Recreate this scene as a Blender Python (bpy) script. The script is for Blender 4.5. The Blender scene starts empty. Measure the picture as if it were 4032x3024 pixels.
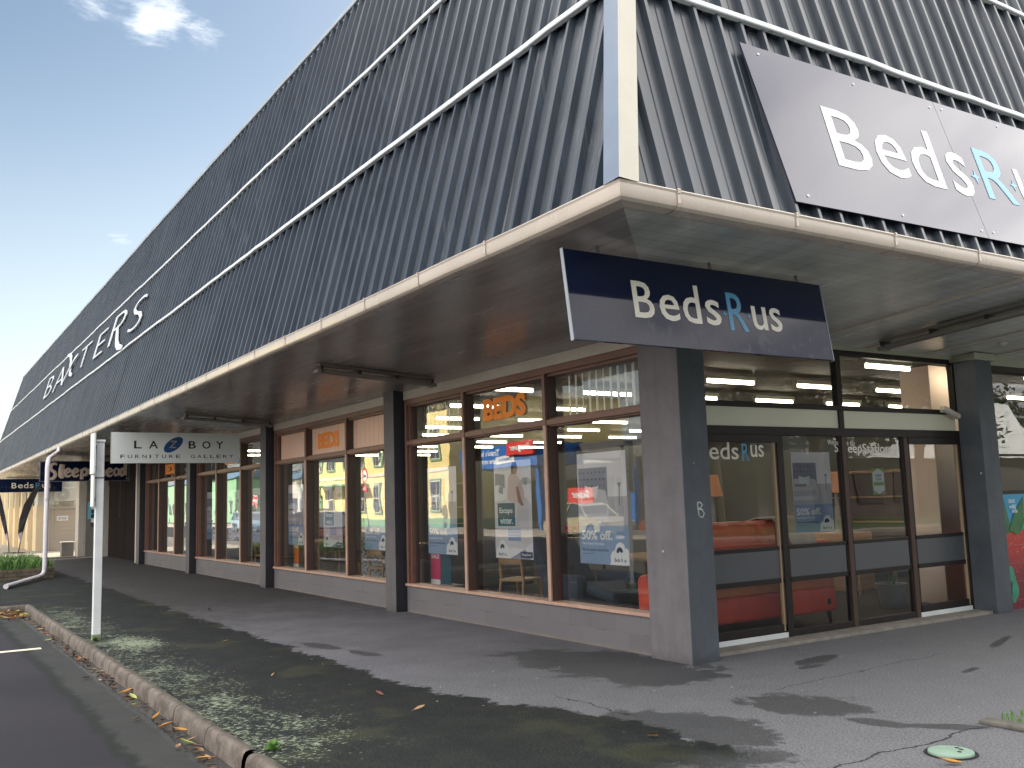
import bpy, bmesh, math, random
from mathutils import Vector, Matrix
random.seed(7)
S = bpy.context.scene
COL = S.collection
R = math.radians

# ------------------------------------------------------------------ camera
CAM = Vector((6.673, -6.191, 1.55))
cam = bpy.data.cameras.new('camera'); cam_o = bpy.data.objects.new('camera', cam); COL.objects.link(cam_o)
cam.sensor_width = 36; cam.lens = 3737.69/4032*36; cam.clip_start = 0.05; cam.clip_end = 3000
r_ = Vector((0.5393666, 0.8415214, -0.0304199)); u_ = Vector((0.1189362, -0.0403687, 0.9920811)); b_ = Vector((0.8336293, -0.5387134, -0.1218609))
cam_o.matrix_world = Matrix(((r_.x, u_.x, b_.x, CAM.x), (r_.y, u_.y, b_.y, CAM.y), (r_.z, u_.z, b_.z, CAM.z), (0, 0, 0, 1)))
S.camera = cam_o

# ------------------------------------------------------------------ light
SUN_DIR = Vector((-0.40, 0.917, 0)).normalized(); SUN_EL = R(26.5)
sun = bpy.data.lights.new('sun', 'SUN'); sun_o = bpy.data.objects.new('sun', sun); COL.objects.link(sun_o)
sun.energy = 5.0; sun.angle = R(0.55); sun.color = (1.0, 0.90, 0.74)
to_sun = Vector((SUN_DIR.x*math.cos(SUN_EL), SUN_DIR.y*math.cos(SUN_EL), math.sin(SUN_EL)))
sun_o.rotation_euler = to_sun.to_track_quat('Z', 'Y').to_euler()
S.view_settings.view_transform = 'Standard'; S.view_settings.look = 'None'; S.view_settings.gamma = 1
S.view_settings.exposure = 1.6
W = bpy.data.worlds.new('World'); S.world = W; W.use_nodes = True
S.cycles.max_bounces = 10; S.cycles.transparent_max_bounces = 16; S.cycles.glossy_bounces = 5; S.cycles.diffuse_bounces = 5
S.cycles.caustics_reflective = False; S.cycles.caustics_refractive = False


class NT:
    """short-hand for building node trees"""
    def __init__(s, tree):
        s.t = tree; s.t.nodes.clear()
    def n(s, kind, **kw):
        nd = s.t.nodes.new(kind)
        for k, v in kw.items(): setattr(nd, k, v)
        return nd
    def put(s, sock, v):
        if hasattr(v, 'is_output'): s.t.links.new(v, sock)
        else: sock.default_value = v
    def m(s, op, a, b=0.0, c=None, clamp=False):
        nd = s.n('ShaderNodeMath', operation=op, use_clamp=clamp)
        s.put(nd.inputs[0], a); s.put(nd.inputs[1], b)
        if c is not None: s.put(nd.inputs[2], c)
        return nd.outputs[0]
    def coord(s, which='Object'):
        return s.n('ShaderNodeTexCoord').outputs[which]
    def xyz(s, v):
        nd = s.n('ShaderNodeSeparateXYZ'); s.put(nd.inputs[0], v); return nd.outputs
    def comb(s, x, y, z=0.0):
        nd = s.n('ShaderNodeCombineXYZ')
        for i, q in enumerate((x, y, z)): s.put(nd.inputs[i], q)
        return nd.outputs[0]
    def mapv(s, v, scale=(1, 1, 1), rot=(0, 0, 0), loc=(0, 0, 0)):
        nd = s.n('ShaderNodeMapping'); s.put(nd.inputs['Vector'], v)
        nd.inputs['Scale'].default_value = scale; nd.inputs['Rotation'].default_value = rot; nd.inputs['Location'].default_value = loc
        return nd.outputs[0]
    def noise(s, v, scale, detail=4, rough=0.55, dist=0.0):
        nd = s.n('ShaderNodeTexNoise'); s.put(nd.inputs['Vector'], v)
        nd.inputs['Scale'].default_value = scale; nd.inputs['Detail'].default_value = detail
        nd.inputs['Roughness'].default_value = rough; nd.inputs['Distortion'].default_value = dist
        return nd.outputs[0]
    def voro(s, v, scale, feature='F1', out='Distance', rnd=1.0):
        nd = s.n('ShaderNodeTexVoronoi', feature=feature); s.put(nd.inputs['Vector'], v)
        nd.inputs['Scale'].default_value = scale; nd.inputs['Randomness'].default_value = rnd
        return nd.outputs[out]
    def ss(s, v, a, b):
        nd = s.n('ShaderNodeMapRange', interpolation_type='SMOOTHSTEP')
        s.put(nd.inputs['Value'], v); s.put(nd.inputs['From Min'], a); s.put(nd.inputs['From Max'], b)
        return nd.outputs[0]
    def mix(s, f, a, b, mode='MIX'):
        nd = s.n('ShaderNodeMix', data_type='RGBA', blend_type=mode)
        s.put(nd.inputs[0], f)
        for sock, q in ((nd.inputs[6], a), (nd.inputs[7], b)):
            if isinstance(q, (tuple, list)): q = (*q, 1)[:4]
            s.put(sock, q)
        return nd.outputs[2]
    def bump(s, h, strength=0.3, dist=0.02, normal=None):
        nd = s.n('ShaderNodeBump'); s.put(nd.inputs['Height'], h)
        nd.inputs['Strength'].default_value = strength; nd.inputs['Distance'].default_value = dist
        if normal is not None: s.put(nd.inputs['Normal'], normal)
        return nd.outputs[0]
    def bsdf(s, color, rough=0.6, metal=0.0, spec=0.5, normal=None, coat=0.0, coat_rough=0.1, trans=None):
        nd = s.n('ShaderNodeBsdfPrincipled')
        s.put(nd.inputs['Base Color'], (*color, 1)[:4] if isinstance(color, (tuple, list)) else color)
        s.put(nd.inputs['Roughness'], rough); s.put(nd.inputs['Metallic'], metal); s.put(nd.inputs['Specular IOR Level'], spec)
        s.put(nd.inputs['Coat Weight'], coat); s.put(nd.inputs['Coat Roughness'], coat_rough)
        if normal is not None: s.put(nd.inputs['Normal'], normal)
        return nd.outputs[0]
    def out(s, surf):
        nd = s.n('ShaderNodeOutputMaterial'); s.t.links.new(surf, nd.inputs['Surface'])


# world: physical sky with wisps in view; unseen cloud fill and dimmed east added
w = NT(W.node_tree)
sky = w.n('ShaderNodeTexSky', sky_type='NISHITA', sun_disc=False)
sky.sun_elevation = SUN_EL; sky.sun_rotation = math.atan2(SUN_DIR.x, SUN_DIR.y)
sky.air_density = 1.0; sky.dust_density = 1.6; sky.ozone_density = 1.2; sky.altitude = 10
dirv = w.coord('Generated')
dx, dy, dz = w.xyz(dirv)[:3]
zz = w.m('ADD', w.m('MAXIMUM', dz, 0.0), 0.12)
pl = w.comb(w.m('DIVIDE', dx, zz), w.m('DIVIDE', dy, zz), 0.0)
wisp = w.noise(w.mapv(pl, (1.0, 1.0, 1), rot=(0, 0, R(20))), 3.2, 8, 0.62, 0.6)
fine = w.noise(w.mapv(pl, (1.0, 0.55, 1), rot=(0, 0, R(-25))), 9.0, 7, 0.7, 0.4)
def lobe(d, r):
    v = w.n('ShaderNodeVectorMath', operation='DISTANCE'); w.put(v.inputs[0], dirv); v.inputs[1].default_value = d
    return w.m('SUBTRACT', 1.0, w.ss(v.outputs['Value'], 0.0, r), clamp=True)
reg = w.m('MAXIMUM', w.m('MAXIMUM', lobe((-0.880, 0.125, 0.475), 0.095), lobe((-0.874, 0.185, 0.448), 0.075)), lobe((-0.868, 0.225, 0.440), 0.05))
reg = w.m('MAXIMUM', reg, w.m('MULTIPLY', lobe((-0.949, 0.168, 0.270), 0.028), 0.8))
wisp_mask = w.m('MULTIPLY', w.ss(w.m('ADD', w.m('MULTIPLY', wisp, 0.38), w.m('ADD', w.m('MULTIPLY', fine, 0.66), w.m('MULTIPLY', reg, 0.24))), 0.675, 0.90), w.m('MULTIPLY', w.ss(reg, 0.0, 0.35), .72))
cum = w.noise(pl, 1.9, 6, 0.58, 0.4)
back = w.m('MAXIMUM', w.ss(lobe((0.35, 0.76, 0.55), 0.80), 0.12, 0.45), w.m('MAXIMUM', w.ss(dz, 0.56, 0.74), w.m('MAXIMUM', w.m('MULTIPLY', w.ss(w.m('ADD', dy, w.m('MULTIPLY', dx, .25)), -0.08, -0.42), w.ss(dx, -0.86, -0.45)), w.m('MULTIPLY', w.ss(dx, 0.05, 0.4), .04))))  # unseen clouds overhead and south added to brighten facades and ground
fill_cloud_mask = w.m('MULTIPLY', w.m('ADD', .45, w.m('MULTIPLY', w.ss(cum, 0.34, 0.58), .55)), back)
mask = w.m('MAXIMUM', wisp_mask, w.m('MULTIPLY', fill_cloud_mask, 0.9))
shade_c = w.mix(w.ss(cum, 0.5, 0.75), (13.6, 13.0, 12.4), (8.4, 8.6, 9.0))
cloud_c = w.mix(w.ss(reg, 0.0, 0.2), shade_c, (5.6, 5.7, 5.7))
skyl = w.mix(1.0, sky.outputs[0], (.56, .565, .53), 'MULTIPLY')
skyl = w.mix(w.m('MULTIPLY', w.m('MULTIPLY', w.ss(dz, 0.46, 0.0), .36), w.ss(dx, .2, -.4)), skyl, (5.7, 5.85, 5.8))
skyl = w.mix(w.ss(dx, -.3, .5), skyl, w.mix(1.0, skyl, (.42, .46, .56), 'MULTIPLY'))  # unseen east sky dimmed to keep the roof rib sides dark
skyc = w.mix(mask, skyl, cloud_c)
bg = w.n('ShaderNodeBackground'); w.put(bg.inputs['Color'], skyc); bg.inputs['Strength'].default_value = 0.10
wo = w.n('ShaderNodeOutputWorld'); w.t.links.new(bg.outputs[0], wo.inputs['Surface'])

# ------------------------------------------------------------------ mesh helpers
class MB:
    def __init__(s): s.v = []; s.f = []; s.mi = []; s.mats = []
    def slot(s, m):
        if m not in s.mats: s.mats.append(m)
        return s.mats.index(m)
    def add(s, verts, faces, m):
        o = len(s.v); k = s.slot(m); s.v += [tuple(q) for q in verts]
        for f in faces: s.f.append([i+o for i in f]); s.mi.append(k)
        return s
    def quad(s, a, b, c, d, m): return s.add([a, b, c, d], [[0, 1, 2, 3]], m)
    def box(s, lo, hi, m, mat=None):
        x0, y0, z0 = lo; x1, y1, z1 = hi
        v = [(x0, y0, z0), (x1, y0, z0), (x1, y1, z0), (x0, y1, z0), (x0, y0, z1), (x1, y0, z1), (x1, y1, z1), (x0, y1, z1)]
        if mat is not None: v = [mat @ Vector(q) for q in v]
        return s.add(v, [[3, 2, 1, 0], [4, 5, 6, 7], [0, 1, 5, 4], [1, 2, 6, 5], [2, 3, 7, 6], [3, 0, 4, 7]], m)
    def prism(s, poly, fr, d0, d1, m):
        """2-D outline in frame fr=(origin,u,v,n), from depth d0 to d1 along n"""
        o, u, v, n = fr; k = len(poly)
        vs = [o+u*p[0]+v*p[1]+n*d1 for p in poly]+[o+u*p[0]+v*p[1]+n*d0 for p in poly]
        fs = [list(range(k)), list(range(2*k-1, k-1, -1))]+[[(i+1) % k, i, k+i, k+(i+1) % k] for i in range(k)]
        return s.add(vs, fs, m)
    def loft(s, rings, m, closed=True, caps=True):
        k = len(rings[0]); vs = [p for r in rings for p in r]; fs = []
        for i in range(len(rings)-1):
            for j in range(k if closed else k-1):
                a = i*k+j; b = i*k+(j+1) % k; fs.append([a, b, b+k, a+k])
        if caps and closed: fs += [list(range(k))[::-1], [len(vs)-k+j for j in range(k)]]
        return s.add(vs, fs, m)
    def tube(s, pts, rad, m, k=10, flat=None, caps=True):
        pts = [Vector(p) for p in pts]; rings = []
        for i, p in enumerate(pts):
            d = (pts[min(i+1, len(pts)-1)]-pts[max(i-1, 0)]).normalized()
            if flat is not None: a = flat; b = d.cross(a).normalized()
            else:
                a = d.cross(Vector((0, 0, 1)) if abs(d.z) < .9 else Vector((1, 0, 0))).normalized(); b = d.cross(a)
            rr = rad[i] if isinstance(rad, (list, tuple)) else rad
            fl = 0.12 if flat is not None else 1.0
            rings.append([p+a*(rr*fl*math.cos(t))+b*(rr*math.sin(t)) for t in (2*math.pi*j/k for j in range(k))])
        return s.loft(rings, m, caps=caps)
    def disc(s, c, u, v, ru, rv, m, k=32, n=None, th=0.0):
        if th and n is not None:
            return s.prism([(ru*math.cos(2*math.pi*i/k), rv*math.sin(2*math.pi*i/k)) for i in range(k)], (Vector(c), Vector(u), Vector(v), Vector(n)), 0, th, m)
        return s.add([Vector(c)+Vector(u)*(ru*math.cos(2*math.pi*i/k))+Vector(v)*(rv*math.sin(2*math.pi*i/k)) for i in range(k)], [list(range(k))], m)
    def text(s, string, fr, rect, m, off=0.0, d=0.001, th=0.001, shear=0.0, sp=1.0):
        vs, fs = glyphs(string, off, shear, sp)
        xs = [q[0] for q in vs]; ys = [q[1] for q in vs]
        x0, x1, y0, y1 = min(xs), max(xs), min(ys), max(ys); u0, u1, v0, v1 = rect; o, u, v, n = fr
        out = [o+u*(u0+(q[0]-x0)/(x1-x0)*(u1-u0))+v*(v0+(q[1]-y0)/(y1-y0)*(v1-v0))+n*(d+th*(q[2]+.5)) for q in vs]
        return s.add(out, fs, m)
    def build(s, name, parent=None, smooth=False, bevel=0.0, auto=None):
        me = bpy.data.meshes.new(name); me.from_pydata(s.v, [], s.f)
        for m in s.mats: me.materials.append(m)
        for p, k in zip(me.polygons, s.mi): p.material_index = k
        bm = bmesh.new(); bm.from_mesh(me)
        if bevel: bmesh.ops.remove_doubles(bm, verts=bm.verts, dist=1e-5)
        bmesh.ops.recalc_face_normals(bm, faces=bm.faces) if bevel else None
        bm.to_mesh(me); bm.free()
        if smooth:
            me.polygons.foreach_set('use_smooth', [True]*len(me.polygons))
            me.set_sharp_from_angle(angle=R(auto or 40))
        o = bpy.data.objects.new(name, me); COL.objects.link(o)
        if bevel:
            md = o.modifiers.new('bevel', 'BEVEL'); md.width = bevel; md.segments = 2; md.limit_method = 'ANGLE'; md.angle_limit = R(40)
        if parent: o.parent = parent
        return o

_gc = {}
def glyphs(string, off, shear, sp):
    key = (string, off, shear, sp)
    if key not in _gc:
        c = bpy.data.curves.new('lettering', 'FONT'); c.body = string; c.extrude = 0.5; c.offset = off; c.shear = shear
        c.space_character = sp; c.resolution_u = 3; c.size = 1; c.space_line = 0.9
        o = bpy.data.objects.new('lettering', c); COL.objects.link(o)
        bpy.context.view_layer.update()
        me = o.evaluated_get(bpy.context.evaluated_depsgraph_get()).to_mesh()
        _gc[key] = ([tuple(q.co) for q in me.vertices], [list(p.vertices) for p in me.polygons])
        bpy.data.objects.remove(o)
    return _gc[key]

def tag(o, label, cat, group=None, kind=None):
    if label: o['label'] = label
    if cat: o['category'] = cat
    if group: o['group'] = group
    if kind: o['kind'] = kind
    return o
def root(name, loc, label, cat, group=None, kind=None, rz=0.0):
    o = bpy.data.objects.new(name, None); COL.objects.link(o); o.location = loc; o.rotation_euler = (0, 0, rz)
    o.empty_display_size = .2
    return tag(o, label, cat, group, kind)
def adopt(o, r):
    """parent keeping world placement (root has no rotation when used)"""
    o.parent = r; o.matrix_parent_inverse = r.matrix_basis.inverted(); return o
def structure(o): o['kind'] = 'structure'; return o
def copy_tree(o, parent=None):
    c = o.copy(); COL.objects.link(c)
    if parent: c.parent = parent
    for ch in list(o.children): copy_tree(ch, c)
    return c
X, Y, Z = Vector((1, 0, 0)), Vector((0, 1, 0)), Vector((0, 0, 1))

# ------------------------------------------------------------------ materials
def mat(name): m = bpy.data.materials.new(name); m.use_nodes = True; return m, NT(m.node_tree)
def paint(name, col, rough=0.5, var=0.12, scale=3.0, bump=0.05, metal=0.0, spec=0.5, coat=0.0, grain=60, aniso=(1, 1, 1)):
    m, t = mat(name); co = t.mapv(t.coord(), aniso)
    a = t.noise(co, scale, 5, .6); b = t.noise(co, grain, 3, .6)
    f = t.m('ADD', t.m('MULTIPLY', a, .75), t.m('MULTIPLY', b, .25))
    c = t.mix(t.ss(f, .3, .7), tuple(q*(1-var) for q in col), tuple(min(1, q*(1+var)) for q in col))
    rg = t.m('ADD', rough-.06, t.m('MULTIPLY', a, .12))
    t.out(t.bsdf(c, rg, metal, spec, t.bump(b, bump, .01) if bump else None, coat)); return m
def sheet(name, col, rough=0.4, var=0.04, scale=3.0, thru=.22):
    """thin film, paper or blind: scatters light from both sides"""
    m, t = mat(name); a = t.noise(t.coord(), scale, 4, .6)
    c = t.mix(t.ss(a, .3, .7), tuple(q*(1-var) for q in col), tuple(min(1, q*(1+var)) for q in col))
    tl = t.n('ShaderNodeBsdfTranslucent'); t.put(tl.inputs[0], c); mx = t.n('ShaderNodeMixShader'); mx.inputs[0].default_value = thru
    t.t.links.new(t.bsdf(c, rough), mx.inputs[1]); t.t.links.new(tl.outputs[0], mx.inputs[2]); t.out(mx.outputs[0]); return m
def emit(name, col, strength):
    m, t = mat(name); e = t.n('ShaderNodeEmission'); e.inputs[0].default_value = (*col, 1); e.inputs[1].default_value = strength
    t.out(e.outputs[0]); return m

# coated steel cladding
def cladding():
    m, t = mat('roof_steel'); co = t.coord(); x, y, z = t.xyz(co)[:3]
    sheet = t.noise(t.comb(t.m('FLOOR', t.m('MULTIPLY', x, 1.31)), t.m('FLOOR', t.m('MULTIPLY', y, 1.31)), t.m('FLOOR', t.m('MULTIPLY', z, .62))), 3.1, 0)
    st = t.noise(t.mapv(co, (9, 9, .35)), 1.0, 5, .65); dust = t.noise(co, .9, 4)
    spots = t.ss(t.voro(co, 7.0), .09, .05)
    c = t.mix(t.ss(t.m('ADD', t.m('MULTIPLY', st, .6), t.m('MULTIPLY', dust, .4)), .35, .68), (.022, .031, .045), (.045, .061, .084))
    c = t.mix(t.m('MULTIPLY', t.ss(sheet, .45, .6), .28), c, (.066, .082, .102))
    c = t.mix(t.m('MULTIPLY', spots, t.ss(t.noise(co, 1.7, 2), .55, .66)), c, (.02, .02, .02))
    run = t.m('MULTIPLY', t.ss(t.noise(t.mapv(co, (22, 22, .18)), 1.0, 3, .6), .56, .72), t.ss(t.noise(co, .6, 3), .42, .6))
    c = t.mix(t.m('MULTIPLY', run, .5), c, (.115, .125, .135))
    rg = t.m('ADD', .24, t.m('ADD', t.m('MULTIPLY', st, .2), t.m('MULTIPLY', run, .2)))
    t.out(t.bsdf(c, rg, 0.0, .6, t.bump(t.noise(co, 4.0, 3), .06, .01), .5, .20)); return m
M_roof = cladding()
M_band = paint('band_white', (.74, .78, .82), .35, .06, 6, .02)
M_hipsky = paint('corner_flashing_sky_tint', (.20, .25, .33), .35, .07, 2, .02)  # reflected sky blue put into the colour of this leg
M_hipcream = paint('corner_flashing_cream', (.58, .55, .47), .4, .07, 2, .02)
M_gutter = paint('gutter_cream', (.56, .49, .42), .28, .08, 1.2, .02, coat=.2)
M_cap = paint('ridge_cap', (.34, .38, .42), .4, .08)

def soffit_mat(name, col, axis):
    m, t = mat(name); co = t.coord()
    stain = t.noise(t.mapv(co, (.5, 2.2, 1)), 1.2, 6, .65); fl = t.noise(t.mapv(co, (1.2, 7, 1), rot=(0, 0, R(12))), 2.2, 5, .7)
    c = t.mix(t.ss(stain, .35, .7), tuple(q*.8 for q in col), tuple(q*1.15 for q in col))
    c = t.mix(t.m('MULTIPLY', t.ss(fl, .66, .74), .75), c, (.015, .014, .014))
    q = t.xyz(co)[axis]; ln = t.ss(t.m('ABSOLUTE', t.m('SUBTRACT', t.m('FRACT', t.m('MULTIPLY', q, 1/.138)), .5)), .055, .02)
    c = t.mix(t.m('MULTIPLY', ln, .28), c, (.02, .02, .02))
    h = t.m('ADD', t.m('MULTIPLY', fl, .6), t.m('MULTIPLY', ln, -.5))
    t.out(t.bsdf(c, t.m('ADD', .16, t.m('MULTIPLY', stain, .18)), 0, .6, t.bump(h, .16, .012), .15)); return m
M_soffA = soffit_mat('soffit_dark_gloss', (.38, .355, .34), 1)
M_soffB = soffit_mat('soffit_grey_gloss', (.52, .55, .52), 0)
M_board = paint('cream_board', (.50, .46, .40), .45, .1, 3)
M_batten = paint('soffit_batten', (.50, .47, .40), .5, .1)
M_pelmet = paint('pelmet_olive', (.33, .34, .27), .45, .08)

def render_mat(name, col, sc=1.0, chips=True):
    m, t = mat(name); co = t.coord(); z = t.xyz(co)[2]
    a = t.noise(co, 2.6*sc, 8, .7); b = t.noise(co, 38*sc, 4, .7); streak = t.noise(t.mapv(co, (7, 7, .5)), 1, 5, .6)
    f = t.m('ADD', t.m('MULTIPLY', a, .68), t.m('MULTIPLY', streak, .32))
    c = t.mix(t.ss(f, .35, .68), tuple(q*.84 for q in col), tuple(q*1.14 for q in col))
    c = t.mix(t.ss(t.m('ADD', z, t.m('MULTIPLY', a, .16)), .20, .04), c, tuple(q*.62 for q in col))
    if chips: c = t.mix(t.m('MULTIPLY', t.ss(t.voro(co, 5.0), .07, .05), t.ss(t.noise(co, 2.1, 2), .56, .6)), c, (.5, .5, .48))
    t.out(t.bsdf(c, .62, 0, .4, t.bump(b, .22, .012))); return m
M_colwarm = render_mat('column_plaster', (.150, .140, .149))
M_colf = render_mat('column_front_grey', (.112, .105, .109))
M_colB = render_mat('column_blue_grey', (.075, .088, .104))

def block_mat():
    m, t = mat('painted_block'); co = t.coord(); x, y, z = t.xyz(co)[:3]
    br = t.n('ShaderNodeTexBrick'); br.offset = .5; t.put(br.inputs['Vector'], t.comb(x, t.m('ADD', z, .02), 0))
    br.inputs['Scale'].default_value = 1; br.inputs['Brick Width'].default_value = .4; br.inputs['Row Height'].default_value = .2; br.inputs['Mortar Size'].default_value = .006
    br.inputs['Mortar Smooth'].default_value = .3; br.inputs['Color1'].default_value = (.128, .122, .131, 1); br.inputs['Color2'].default_value = (.146, .139, .147, 1); br.inputs['Mortar'].default_value = (.085, .082, .085, 1)
    a = t.noise(co, 2.2, 6, .65); dirt = t.ss(t.m('ADD', z, t.m('MULTIPLY', a, .12)), .11, .03)
    worn = t.ss(t.noise(t.mapv(co, (1, 1, 3)), 1.4, 5, .7), .5, .72)
    c = t.mix(t.m('MULTIPLY', worn, t.m('SUBTRACT', 1.0, br.outputs['Fac'])), br.outputs['Color'], (.140, .133, .141))
    c = t.mix(t.m('MULTIPLY', br.outputs['Fac'], t.ss(a, .40, .55)), c, (.135, .128, .136))
    c = t.mix(dirt, c, (.20, .165, .13))
    t.out(t.bsdf(c, .5, 0, .4, t.bump(t.m('ADD', t.m('MULTIPLY', br.outputs['Fac'], -.6), t.m('MULTIPLY', t.noise(co, 50, 3), .3)), .2, .01))); return m
M_block = block_mat()
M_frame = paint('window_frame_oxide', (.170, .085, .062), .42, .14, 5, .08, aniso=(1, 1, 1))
M_frame_pale = paint('window_sill_lit_faded', (.44, .28, .21), .45, .12, 5, .08)  # faded salmon, with light caught on the sills put into the colour
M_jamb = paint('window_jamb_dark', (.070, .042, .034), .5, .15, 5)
M_alu = paint('bronze_aluminium', (.020, .017, .016), .5, .12, 5, .02, spec=.22)
M_alu_r = paint('bronze_aluminium_worn', (.075, .045, .036), .5, .12, 5, .02, spec=.25)
M_brass = paint('door_edge_brass', (.30, .225, .14), .4, .1)
M_kick = paint('kick_panel_slate', (.072, .080, .090), .42, .05, 2, .02)
M_ftrack = paint('door_track_white', (.62, .66, .66), .4, .06)
M_cream = paint('cream_panel', (.64, .64, .50), .42, .05, 1.2, .02)

def glass_mat(name, tint=(.93, .95, .94), wob=.012, boost=1.0, sc=1.1):
    m, t = mat(name); co = t.coord()
    nrm = t.bump(t.noise(co, sc, 2, .4), wob, 1.0)
    tr = t.n('ShaderNodeBsdfTransparent'); tr.inputs[0].default_value = (*tint, 1)
    gl = t.n('ShaderNodeBsdfGlossy'); gl.inputs['Roughness'].default_value = 0.0; gl.inputs['Color'].default_value = (.95, .97, 1, 1); t.put(gl.inputs['Normal'], nrm)
    fr = t.n('ShaderNodeFresnel'); fr.inputs['IOR'].default_value = 1.52
    f = t.m('MULTIPLY', fr.outputs[0], 1.85*boost, clamp=True)
    mx = t.n('ShaderNodeMixShader'); t.put(mx.inputs[0], f); t.t.links.new(tr.outputs[0], mx.inputs[1]); t.t.links.new(gl.outputs[0], mx.inputs[2])
    t.out(mx.outputs[0]); return m
M_glass = glass_mat('window_glass', wob=.0025, boost=1.15)
M_glassB = glass_mat('door_glass', (.95, .96, .95), .0018, .62)

def hung_navy():
    m, t = mat('sign_navy'); co = t.coord(); z = t.xyz(co)[2]
    d = t.m('MULTIPLY', t.ss(t.noise(co, 9, 6, .7), .50, .66), t.ss(z, 2.92, 2.80))
    c = t.mix(t.m('MULTIPLY', d, .5), (.006, .011, .036), (.045, .055, .075))
    t.out(t.bsdf(c, t.m('ADD', .05, t.m('MULTIPLY', d, .12)), 0, .26)); return m
M_navy = hung_navy()
M_white_ink = paint('sign_cream_ink', (.72, .69, .60), .35, .04, 8, 0)
M_blue_ink = paint('sign_blue_ink', (.055, .26, .46), .35, .05, 8, 0)
M_edge = paint('sign_edge', (.30, .33, .36), .4)
M_roofwhite = paint('sign_white_ink', (.80, .84, .86), .3, .03, 6, 0)
M_skyblue = paint('sign_sky_ink', (.22, .52, .80), .3, .03, 6, 0)
M_steel = paint('hook_rust', (.11, .085, .07), .55, .2, 20)
M_black = paint('black_ink', (.012, .012, .013), .4, .1)
M_laz = paint('sign_beige', (.40, .355, .315), .3, .04, 1.0, 0, coat=.2)
M_lazblue = paint('logo_blue', (.012, .085, .24), .35, .06)
M_orange = sheet('vinyl_orange', (1.0, .30, .015))
M_peach = sheet('peach_blind', (.86, .60, .46))
M_blind = paint('vertical_blind', (.72, .78, .72), .6, .08)
M_whitepaint = paint('post_white', (.80, .82, .84), .5, .08, 4, .08)
M_pvc = paint('pvc_white', (.66, .64, .68), .35, .06, 2)
M_grime = paint('post_green_grime', (.26, .29, .20), .8, .3, 9, .2)
M_signback = paint('sign_plate_white', (.80, .85, .84), .35, .04)

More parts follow.
